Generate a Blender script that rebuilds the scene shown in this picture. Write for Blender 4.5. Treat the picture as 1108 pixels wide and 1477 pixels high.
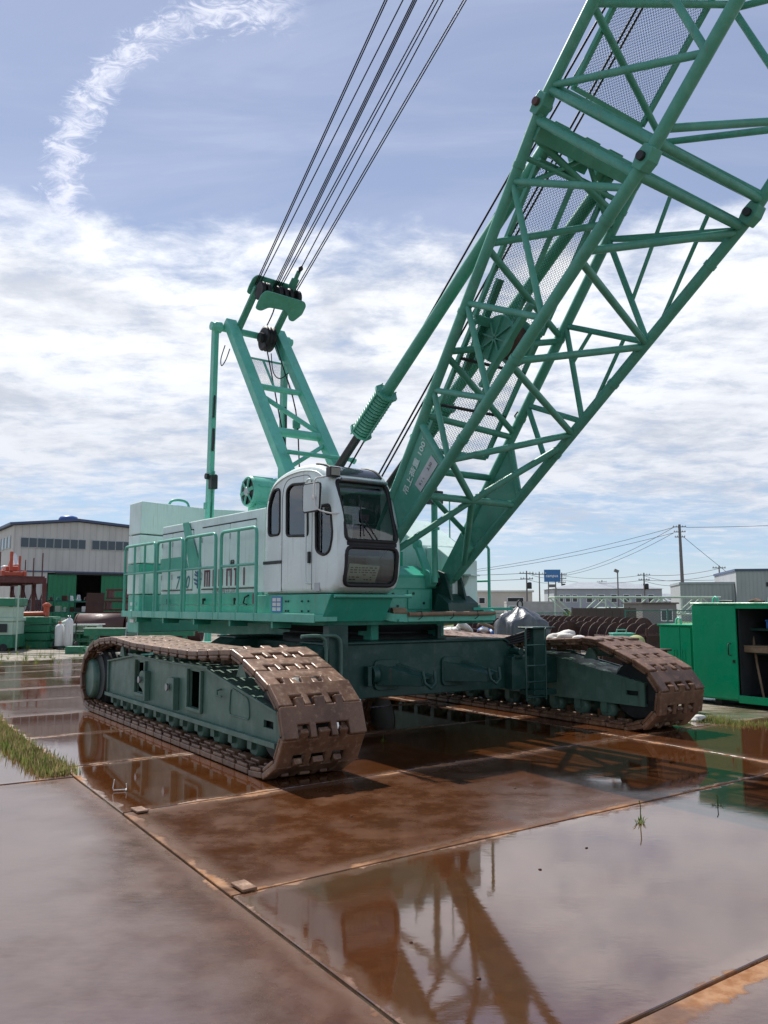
import bpy, bmesh, math, random
from mathutils import Vector, Matrix, Euler
R = math.radians
scene = bpy.context.scene
col = scene.collection
for o in list(bpy.data.objects): bpy.data.objects.remove(o)

# ------------------------------------------------------------------ camera
cam_d = bpy.data.cameras.new('camera'); cam = bpy.data.objects.new('camera', cam_d); col.objects.link(cam)
cam.location = (0, 0, 1.6); cam.rotation_euler = (R(90 + 6.401), 0, 0)
cam_d.sensor_fit = 'VERTICAL'; cam_d.sensor_height = 24; cam_d.lens = 19.336
cam_d.clip_start = .05; cam_d.clip_end = 4000
scene.camera = cam

# ------------------------------------------------------------------ node helpers
class NT:
    def __init__(s, nt): s.nt = nt; nt.nodes.clear()
    def n(s, t, ins=None, **kw):
        x = s.nt.nodes.new(t)
        for k, v in kw.items(): setattr(x, k, v)
        for k, v in (ins or {}).items():
            if hasattr(v, 'is_linked') or isinstance(v, bpy.types.NodeSocket): s.nt.links.new(v, x.inputs[k])
            else: x.inputs[k].default_value = v
        return x
    def math(s, op, a, b=0., c=0., clamp=False):
        return s.n('ShaderNodeMath', {0: a, 1: b, 2: c}, operation=op, use_clamp=clamp).outputs[0]
    def vmath(s, op, a, b=(0, 0, 0)):
        return s.n('ShaderNodeVectorMath', {0: a, 1: b}, operation=op).outputs[0]
    def noise(s, vec, scale, detail=4, rough=.55, dist=0.):
        x = s.n('ShaderNodeTexNoise', {'Scale': scale, 'Detail': detail, 'Roughness': rough, 'Distortion': dist})
        if vec is not None: s.nt.links.new(vec, x.inputs['Vector'])
        return x.outputs['Fac']
    def mrange(s, v, a, b, c=0., d=1., smooth=True):
        return s.n('ShaderNodeMapRange', {0: v, 1: a, 2: b, 3: c, 4: d}, interpolation_type='SMOOTHSTEP' if smooth else 'LINEAR').outputs[0]
    def mix(s, f, a, b, mode='MIX'):
        x = s.n('ShaderNodeMix', data_type='RGBA', blend_type=mode)
        for i, v in ((0, f), (6, a), (7, b)):
            if isinstance(v, bpy.types.NodeSocket): s.nt.links.new(v, x.inputs[i])
            elif i == 0: x.inputs[0].default_value = v
            else: x.inputs[i].default_value = tuple(v)[:3] + (1,)
        return x.outputs[2]
    def scalevec(s, vec, sc):
        return s.n('ShaderNodeMapping', {'Vector': vec, 'Scale': sc}).outputs[0]
    def ramp(s, v, pts):
        x = s.n('ShaderNodeValToRGB', {0: v}); e = x.color_ramp.elements
        while len(e) < len(pts): e.new(0.5)
        for el, (p, c) in zip(e, pts):
            el.position = p; el.color = (c, c, c, 1) if not hasattr(c, '__len__') else tuple(c) + (1,)
        return x.outputs[0]

# ------------------------------------------------------------------ world: Nishita sky with broken cloud
SUN_EL, SUN_AZ = 53.0, -33.0          # sun stands high behind the crane, a little to the left
w = bpy.data.worlds.new('World'); scene.world = w; w.use_nodes = True
W = NT(w.node_tree)
sky = W.n('ShaderNodeTexSky', sky_type='NISHITA', sun_disc=False, sun_elevation=R(SUN_EL), sun_rotation=R(SUN_AZ),
          air_density=1.0, dust_density=.35, ozone_density=2.0).outputs[0]
tc = W.n('ShaderNodeTexCoord').outputs['Generated']
sx = W.n('ShaderNodeSeparateXYZ', {0: tc})
dx, dy, dz = sx.outputs
zz = W.math('MAXIMUM', dz, 0.0)
den = W.math('ADD', zz, .13)
pv = W.n('ShaderNodeCombineXYZ', {0: W.math('DIVIDE', dx, den), 1: W.math('DIVIDE', dy, den), 2: 0.}).outputs[0]
n_big = W.noise(pv, 1.25, 10, .60, .12)
n_fine = W.noise(W.scalevec(pv, (1.0, 1.35, 1)), 6.0, 10, .64, .2)
n_streak = W.noise(W.scalevec(pv, (.55, 1.9, 1)), 1.5, 6, .6, .6)
cover = W.ramp(zz, [(0, .44), (.05, .47), (.10, .57), (.17, .68), (.34, .70), (.405, .62), (.455, .36), (.52, .29), (.75, .30), (1, .34)])
tot = W.math('ADD', W.math('ADD', W.math('MULTIPLY', n_big, .52), W.math('MULTIPLY', n_fine, .48)), cover)
cmask = W.mrange(tot, .96, 1.22)
wisp = W.mrange(n_streak, .40, .78, .0, .42)
veil = W.math('MULTIPLY', wisp, W.mrange(zz, .30, .5, .55, 1.0))
# old contrail: a curved band of torn cloud (gnomonic coordinates of the northern half of the sky)
yy = W.math('MAXIMUM', dy, .05)
gx = W.math('DIVIDE', dx, yy); gz = W.math('DIVIDE', dz, yy)
gv = W.n('ShaderNodeCombineXYZ', {0: gx, 1: gz, 2: 0.}).outputs[0]
nct = W.noise(W.scalevec(gv, (1.0, 1.7, 1)), 24, 8, .70, 1.2)
nct2 = W.noise(gv, 7, 3, .5)
rr = W.math('SQRT', W.math('ADD', W.math('POWER', W.math('ADD', gx, .165), 2), W.math('POWER', W.math('SUBTRACT', gz, .525), 2)))
off = W.math('ABSOLUTE', W.math('ADD', W.math('SUBTRACT', rr, .247), W.math('MULTIPLY', W.math('SUBTRACT', nct2, .5), .035)))
band = W.mrange(W.math('ADD', off, W.math('MULTIPLY', W.math('SUBTRACT', nct, .5), .10)), .000, .033, 1., 0.)
ang = W.math('ARCTAN2', W.math('SUBTRACT', gz, .525), W.math('ADD', gx, .165))   # radians
arc = W.math('MULTIPLY', W.math('MULTIPLY', W.mrange(W.math('ABSOLUTE', ang), 1.25, 1.60, 0, 1), W.mrange(gz, .42, .52, 0, 1)), W.mrange(dy, .1, .2))
trail = W.math('MULTIPLY', W.math('MULTIPLY', band, arc), W.mrange(nct, .34, .64, .82, .22))
shade = W.mrange(W.math('ADD', W.math('MULTIPLY', W.noise(W.vmath('ADD', pv, (.9, .35, 3)), 1.7, 6, .55, .4), .62), W.math('MULTIPLY', n_fine, .38)), .37, .60)
lowgrey = W.mrange(zz, .10, .36, .0, 1.)
bright = W.math('MULTIPLY', W.math('ADD', W.math('MULTIPLY', shade, .62), .38), W.math('ADD', W.math('MULTIPLY', lowgrey, .42), .58))
ccol = W.mix(bright, (3.5, 3.95, 4.9), (9.0, 9.2, 9.6))
hazeblue = W.ramp(zz, [(0, (.50, .63, .78)), (.06, (.36, .53, .78)), (.16, (.33, .46, .70)), (.45, (.375, .435, .625)), (1, (.29, .34, .53))])
hazeblue = W.vmath('MULTIPLY', hazeblue, (9.0, 9.0, 9.0))
skyc = W.mix(.62, sky, hazeblue)
skyc = W.mix(veil, skyc, (6.0, 6.3, 7.8))
skyc = W.mix(cmask, skyc, ccol)
skyc = W.mix(trail, skyc, (8.2, 8.4, 9.4))
bg = W.n('ShaderNodeBackground', {'Color': skyc, 'Strength': .094})
W.nt.links.new(bg.outputs[0], W.n('ShaderNodeOutputWorld').inputs[0])

sun_d = bpy.data.lights.new('sun', 'SUN'); sun_d.energy = 4.6; sun_d.angle = R(.6); sun_d.color = (1, .955, .88)
sun = bpy.data.objects.new('sun', sun_d); col.objects.link(sun)
sv = Vector((math.sin(R(SUN_AZ)) * math.cos(R(SUN_EL)), math.cos(R(SUN_AZ)) * math.cos(R(SUN_EL)), math.sin(R(SUN_EL))))
sun.rotation_euler = sv.to_track_quat('Z', 'Y').to_euler(); sun.location = (0, 30, 40)
vs = scene.view_settings
vs.view_transform = 'Standard'; vs.look = 'None'; vs.exposure = 0.38; vs.gamma = 1; vs.use_curve_mapping = False
scene.cycles.max_bounces = 8; scene.cycles.transparent_max_bounces = 12

# ------------------------------------------------------------------ materials
MAT = {}
def newmat(name):
    m = bpy.data.materials.new(name); m.use_nodes = True; MAT[name] = m
    return m, NT(m.node_tree)
def finish(t, ins):
    b = t.n('ShaderNodeBsdfPrincipled', ins)
    t.nt.links.new(b.outputs[0], t.n('ShaderNodeOutputMaterial').inputs[0]); return b
def paint(name, c, rough=.42, dirt=.3, rust=.05, fade=.25, dirtcol=(.10, .085, .07), streak=True, spec=.4):
    m, t = newmat(name)
    oc = t.n('ShaderNodeTexCoord').outputs['Object']
    big = t.noise(oc, 1.7, 5, .6)
    c1 = t.mix(t.mrange(big, .35, .7, 0, fade), c, [min(1, x * .62 + .0) for x in c])
    c1 = t.mix(t.mrange(t.noise(oc, 5.5, 6, .65), .45, .75, 0, min(.8, fade * 1.3)), c1, [min(1, x * 1.02 + .065) for x in c])
    st = t.noise(t.scalevec(oc, (9, 9, .8)), 1.6, 6, .62)
    c1 = t.mix(t.mrange(st, .52, .80, 0, dirt), c1, dirtcol)
    s2 = t.noise(t.scalevec(oc, (15, 15, .42)), 1.3, 6, .66)
    c1 = t.mix(t.mrange(s2, .60, .76, 0, min(.6, dirt * 1.2)), c1, (.20, .095, .04))
    rn = t.noise(oc, 13, 8, .68)
    rm = t.mrange(rn, .72 - rust, .80 - rust, 0, min(1, rust * 8))
    c1 = t.mix(rm, c1, (.16, .065, .03))
    ro = t.math('ADD', t.mrange(t.noise(oc, 3.5, 5), .3, .7, rough - .1, rough + .12), t.math('MULTIPLY', rm, .3))
    bp = t.n('ShaderNodeBump', {'Strength': .10, 'Distance': .01, 'Height': t.noise(oc, 45, 3)})
    finish(t, {'Base Color': c1, 'Roughness': ro, 'Normal': bp.outputs[0], 'Specular IOR Level': spec})
    return m
def rusty(name, dark, mid, light, rough=.6, metal=0., sc=1., polish=0.):
    m, t = newmat(name)
    oc = t.n('ShaderNodeTexCoord').outputs['Object']
    oi = t.n('ShaderNodeObjectInfo')
    oc = t.vmath('ADD', oc, t.n('ShaderNodeCombineXYZ', {0: t.math('MULTIPLY', oi.outputs['Random'], 31.), 1: t.math('MULTIPLY', oi.outputs['Random'], 17.)}).outputs[0])
    a = t.noise(oc, 3.2 * sc, 7, .62); b = t.noise(oc, 14 * sc, 7, .66); d = t.noise(oc, 60 * sc, 3, .6)
    c1 = t.mix(t.mrange(a, .35, .65), dark, mid)
    c1 = t.mix(t.mrange(b, .50, .72, 0, .75), c1, light)
    c1 = t.mix(t.math('MULTIPLY', oi.outputs['Random'], .45), c1, dark)
    c1 = t.mix(t.mrange(d, .5, .8, 0, .5), c1, [x * .35 for x in dark])
    ro = t.mrange(b, .3, .7, rough - .14, rough + .14)
    bp = t.n('ShaderNodeBump', {'Strength': .35, 'Distance': .006, 'Height': t.math('ADD', b, t.math('MULTIPLY', d, .5))})
    finish(t, {'Base Color': c1, 'Roughness': ro, 'Metallic': metal, 'Normal': bp.outputs[0]})
    return m
def plain(name, c, rough=.5, metal=0., var=.2, scale=6., bump=.1, spec=.5):
    m, t = newmat(name)
    oc = t.n('ShaderNodeTexCoord').outputs['Object']
    n = t.noise(oc, scale, 6, .6)
    c1 = t.mix(t.mrange(n, .3, .7, 0, 1), [x * (1 - var) for x in c], [min(1, x * (1 + var * .6)) for x in c])
    bp = t.n('ShaderNodeBump', {'Strength': bump, 'Distance': .01, 'Height': t.noise(oc, scale * 7, 3)})
    finish(t, {'Base Color': c1, 'Roughness': t.mrange(n, .3, .7, max(.02, rough - .08), min(1, rough + .08)), 'Metallic': metal, 'Normal': bp.outputs[0], 'Specular IOR Level': spec})
    return m
MINT = (.060, .345, .245)
paint('mint', (.095, .41, .305), .40, .36, .05, .40)
paint('mint_boom', (.075, .310, .225), .42, .36, .06, .48)
paint('mint_bright', (.120, .475, .355), .38, .34, .05, .40)
paint('mint_deck', (.038, .37, .255), .40, .45, .07, .35, (.14, .075, .04))
paint('pale', (.64, .79, .74), .38, .30, .045, .28, (.16, .14, .12))
paint('cab_white', (.69, .785, .755), .32, .26, .05, .20, (.20, .17, .14))
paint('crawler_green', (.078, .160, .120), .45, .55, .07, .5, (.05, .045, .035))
paint('carbody_green', (.009, .052, .040), .45, .35, .05, .35, (.04, .03, .02))  # base green lowered so the colour carries the undercarriage shade
paint('box_green', (.0, .36, .16), .34, .12, .02, .22, (.05, .12, .07))
paint('far_green', (.022, .18, .095), .5, .45, .10, .35)
paint('far_palegreen', (.42, .55, .44), .55, .35, .06, .3)
paint('dark_red', (.10, .022, .022), .5, .3, .06, .3)
paint('orange', (.48, .085, .04), .5, .35, .08, .3)
paint('blue', (.03, .10, .30), .4, .15, .0, .2)
paint('white_paint', (.68, .68, .66), .45, .35, .03, .2)
rusty('shoe', (.105, .050, .027), (.225, .120, .068), (.43, .28, .185), .46, .1)
rusty('rust', (.035, .014, .010), (.070, .028, .018), (.125, .055, .034), .72, 0, .6)
rusty('rust_brown', (.07, .03, .024), (.10, .045, .036), (.14, .075, .06), .6, 0, .5)
rusty('wood', (.20, .13, .08), (.30, .21, .13), (.42, .31, .2), .7, 0, 1.5)
plain('black', (.012, .013, .014), .45, 0, .3)
plain('rubber', (.010, .010, .012), .6, 0, .2)
plain('rope', (.010, .010, .012), .55, .3, .2)
plain('steel', (.35, .36, .37), .35, .8, .2)
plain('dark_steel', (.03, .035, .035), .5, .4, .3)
plain('grey_roof', (.30, .33, .36), .6, 0, .1, 1.)
plain('concrete', (.38, .38, .37), .8, 0, .15, 1.5)
plain('beige_wall', (.50, .49, .46), .75, 0, .12, .5)
plain('grey_wall', (.36, .39, .42), .7, 0, .10, .4)
plain('grey_wall2', (.34, .35, .37), .7, 0, .08, .4)
plain('beige_wall2', (.58, .54, .47), .75, 0, .1, .4)
plain('navy_trim', (.06, .09, .17), .5, 0, .1)
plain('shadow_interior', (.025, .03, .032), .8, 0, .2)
plain('pale_sheet', (.60, .62, .58), .6, 0, .1)
plain('maroon', (.13, .018, .045), .5, 0, .1)
plain('letter_teal', (.03, .20, .19), .5, 0, .1)
plain('letter_blue', (.015, .13, .24), .5, 0, .1)
plain('letter_pale', (.50, .66, .60), .5, 0, .1)
plain('letter_black', (.03, .03, .03), .5, 0, .1)
plain('plaque', (.42, .46, .46), .5, 0, .15)
plain('sign_blue', (.035, .16, .38), .4, 0, .1)
plain('sticker_blue', (.03, .14, .42), .4, 0, .1)
plain('white', (.78, .79, .79), .5, 0, .08)
plain('cloth_white', (.72, .69, .64), .85, 0, .2, 12, .3)
plain('cloth_yellow', (.42, .46, .18), .8, 0, .25, 8, .3)
plain('brown_panel', (.075, .055, .045), .7, 0, .3, 1.2)
plain('hut_grey', (.20, .19, .18), .7, 0, .1)
plain('pole_grey', (.16, .155, .15), .8, 0, .15)
plain('insulator', (.6, .6, .58), .4)
plain('skin_dark', (.10, .07, .06), .7, 0, .3)
plain('tarp_blue', (.03, .14, .42), .5, 0, .3, 5, .3)
plain('seat', (.03, .032, .035), .8, 0, .2)
plain('interior', (.10, .11, .11), .7, 0, .2)
plain('paper', (.62, .66, .52), .8, 0, .08)
plain('car_white', (.55, .60, .64), .3)
plain('net_green', (.02, .16, .11), .7, 0, .2)
plain('lamp_glass', (.30, .29, .25), .12, 0, .1, spec=.8)
plain('mirror_back', (.55, .62, .60), .4, 0, .1)
m, t = newmat('amber'); finish(t, {'Base Color': (.75, .25, .02, 1), 'Roughness': .15, 'Transmission Weight': .25})
m, t = newmat('tarp_grey')
oc = t.n('ShaderNodeTexCoord').outputs['Object']
bp = t.n('ShaderNodeBump', {'Strength': .8, 'Distance': .03, 'Height': t.noise(oc, 7, 5, .6, 1.2)})
finish(t, {'Base Color': t.mix(t.mrange(t.noise(oc, 3, 4), .4, .7), (.085, .095, .11), (.14, .15, .165)), 'Roughness': .34, 'Normal': bp.outputs[0]})
m, t = newmat('glass')
fr = t.n('ShaderNodeFresnel', {'IOR': 1.55})
tr = t.n('ShaderNodeBsdfTransparent', {'Color': (.62, .70, .70, 1)})
gl = t.n('ShaderNodeBsdfGlossy', {'Color': (1, 1, 1, 1), 'Roughness': .015})
mx = t.n('ShaderNodeMixShader', {0: t.math('MULTIPLY', fr.outputs[0], 1.6, clamp=True), 1: tr.outputs[0], 2: gl.outputs[0]})
t.nt.links.new(mx.outputs[0], t.n('ShaderNodeOutputMaterial').inputs[0])
m, t = newmat('window_dark'); finish(t, {'Base Color': (.035, .045, .055, 1), 'Roughness': .08, 'Specular IOR Level': .7})
m, t = newmat('leaf')
oi = t.n('ShaderNodeTexCoord').outputs['Object']
lc = t.mix(t.mrange(t.noise(oi, 3.2, 5), .35, .65), (.085, .150, .028), (.25, .26, .085))
d1 = t.n('ShaderNodeBsdfDiffuse', {'Color': lc}); d2 = t.n('ShaderNodeBsdfTranslucent', {'Color': lc})
mx = t.n('ShaderNodeMixShader', {0: .5, 1: d1.outputs[0], 2: d2.outputs[0]})
t.nt.links.new(mx.outputs[0], t.n('ShaderNodeOutputMaterial').inputs[0])
m, t = newmat('leaf_dry')
oi = t.n('ShaderNodeTexCoord').outputs['Object']
lc = t.mix(t.mrange(t.noise(oi, 3.2, 5), .35, .65), (.15, .11, .055), (.30, .24, .12))
d1 = t.n('ShaderNodeBsdfDiffuse', {'Color': lc}); d2 = t.n('ShaderNodeBsdfTranslucent', {'Color': lc})
mx = t.n('ShaderNodeMixShader', {0: .5, 1: d1.outputs[0], 2: d2.outputs[0]})
t.nt.links.new(mx.outputs[0], t.n('ShaderNodeOutputMaterial').inputs[0])
m, t = newmat('lawn')
oi = t.n('ShaderNodeTexCoord').outputs['Object']
finish(t, {'Base Color': t.mix(t.mrange(t.noise(oi, .6, 6), .35, .65), (.05, .11, .02), (.12, .16, .05)), 'Roughness': .9})

# corrugated cladding: vertical ribs by bump (rib pitch far below 10 px)
def clad(name, c, pitch=.25, axis=0):
    m, t = newmat(name)
    oc = t.n('ShaderNodeTexCoord').outputs['Object']
    sp = t.n('ShaderNodeSeparateXYZ', {0: oc})
    wv = t.math('SINE', t.math('MULTIPLY', sp.outputs[axis], 6.2832 / pitch))
    gv = t.math('GREATER_THAN', wv, .86)
    c1 = t.mix(t.mrange(t.noise(t.scalevec(oc, (1, 1, .3)), 1.2, 5), .35, .7), c, [x * .86 for x in c])
    c1 = t.mix(t.math('MULTIPLY', gv, .32), c1, [x * .45 for x in c])
    bp = t.n('ShaderNodeBump', {'Strength': .6, 'Distance': .04, 'Height': wv})
    finish(t, {'Base Color': c1, 'Roughness': .6, 'Normal': bp.outputs[0]})
    return m
clad('clad_beige', (.56, .55, .51), .42, 1)
clad('clad_beige_side', (.56, .55, .51), .42, 0)
clad('clad_green', (.015, .20, .085), .30, 1)
clad('clad_grey', (.36, .375, .39), .35, 0)

# wet rusty steel plate: damp brown steel with standing water where the plate dips
m, t = newmat('plate')
oc = t.n('ShaderNodeTexCoord').outputs['Object']
geo = t.n('ShaderNodeNewGeometry').outputs['Position']
att = lambda nm: t.n('ShaderNodeAttribute', attribute_type='OBJECT', attribute_name=nm).outputs['Fac']
hx, hy, sh = att('half_x'), att('half_y'), att('shear')
sp = t.n('ShaderNodeSeparateXYZ', {0: oc})
ysk = t.math('SUBTRACT', sp.outputs[1], t.math('MULTIPLY', sh, sp.outputs[0]))
ex = t.math('SUBTRACT', hx, t.math('ABSOLUTE', sp.outputs[0])); ey = t.math('SUBTRACT', hy, t.math('ABSOLUTE', ysk))
e = t.math('MINIMUM', ex, ey)
nb = t.noise(geo, .75, 6, .6); nm = t.noise(geo, 2.6, 7, .62); nf = t.noise(geo, 11, 6, .62); ng = t.noise(geo, 90, 3, .6)
nl = t.noise(geo, .42, 5, .55)
es = t.math('ADD', e, t.math('ADD', t.math('MULTIPLY', t.math('SUBTRACT', nm, .5), .36), t.math('MULTIPLY', t.math('SUBTRACT', nf, .5), .08)))
es = t.math('SUBTRACT', es, att('dry_w'))
dry = t.mrange(es, -.01, .03, 1., 0.)
dry = t.math('MULTIPLY', dry, t.mrange(nb, .42, .54, .25, 1.))
rim = t.math('MULTIPLY', t.mrange(es, .0, .035, 0, 1), t.mrange(es, .045, .13, 1, 0))
wsum = t.math('ADD', t.math('ADD', att('wet'), t.math('MULTIPLY', att('wet_y'), ysk)), t.math('ADD', t.math('MULTIPLY', t.math('SUBTRACT', nl, .5), 1.1), t.math('MULTIPLY', t.math('SUBTRACT', nm, .5), .7)))
wsum = t.math('ADD', wsum, t.mrange(e, 0, .35, -.25, 0.))
pud = t.math('MULTIPLY', t.mrange(wsum, .24, .72), t.math('SUBTRACT', 1., dry))
c1 = t.mix(t.mrange(nm, .35, .68), (.052, .0165, .0048), (.080, .028, .0085))
c1 = t.mix(t.mrange(nf, .48, .72, 0, .6), c1, (.108, .044, .014))
c1 = t.mix(t.mrange(nb, .48, .70, 0, .6), c1, (.050, .021, .010))
c1 = t.mix(att('silt'), c1, (.115, .075, .066))
scr = t.noise(t.scalevec(oc, (.6, 14, 1)), 3.0, 5, .7)
c1 = t.mix(t.mrange(scr, .62, .78, 0, .22), c1, (.17, .115, .08))
c1 = t.mix(t.math('MULTIPLY', pud, .40), c1, (.074, .024, .007))
c1 = t.mix(t.math('MULTIPLY', rim, .20), c1, (.30, .21, .16))
dcol = t.mix(t.mrange(nf, .35, .65), (.22, .092, .034), (.33, .18, .095))
c1 = t.mix(dry, c1, dcol)
c1 = t.mix(t.mrange(ng, .66, .72, 0, .35), c1, (.05, .03, .02))
rd = t.mrange(nm, .35, .65, .16, .38)
rp = t.math('ADD', att('r_pud'), t.mrange(nb, .35, .65, 0., .05))
ro = t.math('ADD', t.math('MULTIPLY', rp, pud), t.math('MULTIPLY', rd, t.math('SUBTRACT', 1., pud)))
ro = t.math('ADD', t.math('MULTIPLY', ro, t.math('SUBTRACT', 1., dry)), t.math('MULTIPLY', dry, .8))
hgt = t.math('ADD', t.noise(t.scalevec(geo, (1, 2.0, 1)), 9, 4, .55), t.math('MULTIPLY', ng, .12))
st = t.math('ADD', t.math('ADD', .010, t.math('MULTIPLY', att('r_pud'), .35)), t.math('ADD', t.math('MULTIPLY', t.math('SUBTRACT', 1., pud), .07), t.math('MULTIPLY', dry, .5)))
bp = t.n('ShaderNodeBump', {'Strength': st, 'Distance': .012, 'Height': hgt})
ior = t.math('ADD', 1.33, t.math('MULTIPLY', pud, .95))
finish(t, {'Base Color': c1, 'Roughness': ro, 'Normal': bp.outputs[0], 'IOR': ior})
m, t = newmat('mud')
geo = t.n('ShaderNodeNewGeometry').outputs['Position']
a = t.noise(geo, .35, 8, .6); b = t.noise(geo, 3.0, 8, .65); c_ = t.noise(t.scalevec(geo, (.25, 1.3, 1)), 1.2, 6, .6)
cc = t.mix(t.mrange(b, .35, .7), (.15, .125, .09), (.27, .235, .18))
cc = t.mix(t.mrange(c_, .5, .68, 0, .7), cc, (.34, .32, .28))
cc = t.mix(t.mrange(a, .5, .62, 0, .7), cc, (.075, .10, .035))
wet = t.mrange(t.math('ADD', t.math('MULTIPLY', a, .4), t.math('MULTIPLY', c_, .6)), .44, .52)
bp = t.n('ShaderNodeBump', {'Strength': t.math('SUBTRACT', .55, t.math('MULTIPLY', wet, .52)), 'Distance': .04, 'Height': t.noise(geo, 9, 7, .65)})
finish(t, {'Base Color': cc, 'Roughness': t.math('SUBTRACT', .85, t.math('MULTIPLY', wet, .72)), 'Normal': bp.outputs[0]})

# ------------------------------------------------------------------ mesh helpers
V = Vector
class MB:
    def __init__(s): s.v = []; s.f = []; s.sm = []; s.mi = []; s.cur = 0
    def add(s, vs, fs, smooth=False):
        o = len(s.v); s.v += [tuple(x) for x in vs]
        for f in fs: s.f.append([i + o for i in f]); s.sm.append(smooth); s.mi.append(s.cur)
        return s
    def box(s, c, size, rot=None):
        hx, hy, hz = [x / 2 for x in size]
        P = [V((x, y, z)) for x in (-hx, hx) for y in (-hy, hy) for z in (-hz, hz)]
        if rot is not None:
            M = rot if isinstance(rot, Matrix) else Euler(rot).to_matrix()
            P = [M @ p for p in P]
        P = [p + V(c) for p in P]
        return s.add(P, [(0, 1, 3, 2), (4, 6, 7, 5), (0, 4, 5, 1), (2, 3, 7, 6), (0, 2, 6, 4), (1, 5, 7, 3)])
    def bb(s, x0, x1, y0, y1, z0, z1):
        return s.box(((x0 + x1) / 2, (y0 + y1) / 2, (z0 + z1) / 2), (abs(x1 - x0), abs(y1 - y0), abs(z1 - z0)))
    def beam(s, p0, p1, wd, ht, up=(0, 0, 1)):
        p0, p1 = V(p0), V(p1); d = (p1 - p0); L = d.length; d.normalize()
        y = V(up).cross(d)
        if y.length < 1e-4: y = V((0, 1, 0)).cross(d)
        y.normalize(); z = d.cross(y)
        M = Matrix((d, y, z)).transposed()
        return s.box((p0 + p1) / 2, (L, wd, ht), M)
    def tube(s, pts, r, n=10, closed=False, caps=True):
        pts = [V(p) for p in pts]; m = len(pts)
        rs = r if hasattr(r, '__len__') else [r] * m
        ring = []; prev = None
        for i, p in enumerate(pts):
            if closed: d = pts[(i + 1) % m] - pts[i - 1]
            else: d = pts[min(i + 1, m - 1)] - pts[max(i - 1, 0)]
            d.normalize()
            if prev is None:
                a = V((0, 0, 1)) if abs(d.z) < .9 else V((1, 0, 0))
                x = d.cross(a).normalized()
            else:
                x = (prev - d * prev.dot(d)); x = x.normalized() if x.length > 1e-5 else d.orthogonal().normalized()
            y = d.cross(x); prev = x
            ring.append([p + (x * math.cos(2 * math.pi * k / n) + y * math.sin(2 * math.pi * k / n)) * rs[i] for k in range(n)])
        vs = [q for rg in ring for q in rg]; fs = []
        for i in range(m if closed else m - 1):
            j = (i + 1) % m
            for k in range(n): fs.append((i * n + k, i * n + (k + 1) % n, j * n + (k + 1) % n, j * n + k))
        s.add(vs, fs, True)
        if caps and not closed:
            s.add(ring[0], [list(range(n))[::-1]]); s.add(ring[-1], [list(range(n))])
        return s
    def cyl(s, p0, p1, r, n=16, r1=None):
        return s.tube([p0, p1], [r, r if r1 is None else r1], n)
    def prism(s, poly, vec):
        vec = V(vec); P = [V(p) for p in poly]; n = len(P)
        return s.add(P + [p + vec for p in P], [list(range(n))[::-1], list(range(n, 2 * n))] + [(i, (i + 1) % n, n + (i + 1) % n, n + i) for i in range(n)])
    def lathe(s, base, axis, prof, n=24):
        base, axis = V(base), V(axis).normalized(); x = axis.orthogonal().normalized(); y = axis.cross(x)
        vs = []; fs = []
        for (h, r) in prof:
            for k in range(n): vs.append(base + axis * h + (x * math.cos(2 * math.pi * k / n) + y * math.sin(2 * math.pi * k / n)) * r)
        for i in range(len(prof) - 1):
            for k in range(n): fs.append((i * n + k, i * n + (k + 1) % n, (i + 1) * n + (k + 1) % n, (i + 1) * n + k))
        s.add(vs, fs, True)
        s.add(vs[:n], [list(range(n))[::-1]]); s.add(vs[-n:], [list(range(n))])
        return s
    def mesh(s, name, mats, bevel=0, seg=2, weld=False, recalc=True, angle=35):
        me = bpy.data.meshes.new(name); me.from_pydata(s.v, [], s.f)
        me.polygons.foreach_set('use_smooth', s.sm); me.polygons.foreach_set('material_index', s.mi)
        for m in (mats if isinstance(mats, (list, tuple)) else [mats]): me.materials.append(MAT[m])
        if bevel or recalc or weld:
            b = bmesh.new(); b.from_mesh(me)
            if weld: bmesh.ops.remove_doubles(b, verts=b.verts, dist=1e-4)
            if recalc: bmesh.ops.recalc_face_normals(b, faces=b.faces)
            if bevel:
                ed = [e for e in b.edges if len(e.link_faces) == 2 and e.calc_face_angle(0) > R(angle)]
                bmesh.ops.bevel(b, geom=ed, offset=bevel, segments=seg, profile=.5, affect='EDGES', clamp_overlap=True)
            b.to_mesh(me); b.free()
        me.update(); return me
    def build(s, name, mats, parent=None, **kw):
        return link(name, s.mesh(name, mats, **kw), parent)
def link(name, data, parent=None, loc=None, rot=None):
    o = bpy.data.objects.new(name, data); col.objects.link(o)
    if parent is not None: o.parent = parent
    if loc is not None: o.location = loc
    if rot is not None: o.rotation_euler = rot
    return o
def tag(o, label=None, cat=None, group=None, kind=None):
    if label: o['label'] = label
    if cat: o['category'] = cat
    if group: o['group'] = group
    if kind: o['kind'] = kind
    return o
def thing(name, label, cat, loc=(0, 0, 0), rz=0, group=None):
    return tag(link(name, None, None, loc, (0, 0, rz)), label, cat, group)
def catmull(pts, k=4, closed=False):
    P = [V(p) for p in pts]; n = len(P); out = []
    for i in range(n if closed else n - 1):
        g = lambda j: P[j % n] if closed else P[max(0, min(n - 1, j))]
        p0, p1, p2, p3 = g(i - 1), g(i), g(i + 1), g(i + 2)
        for q in range(k):
            t_ = q / k
            out.append(.5 * ((2 * p1) + (p2 - p0) * t_ + (2 * p0 - 5 * p1 + 4 * p2 - p3) * t_ ** 2 + (3 * p1 - p0 - 3 * p2 + p3) * t_ ** 3))
    if not closed: out.append(P[-1])
    return out
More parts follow.
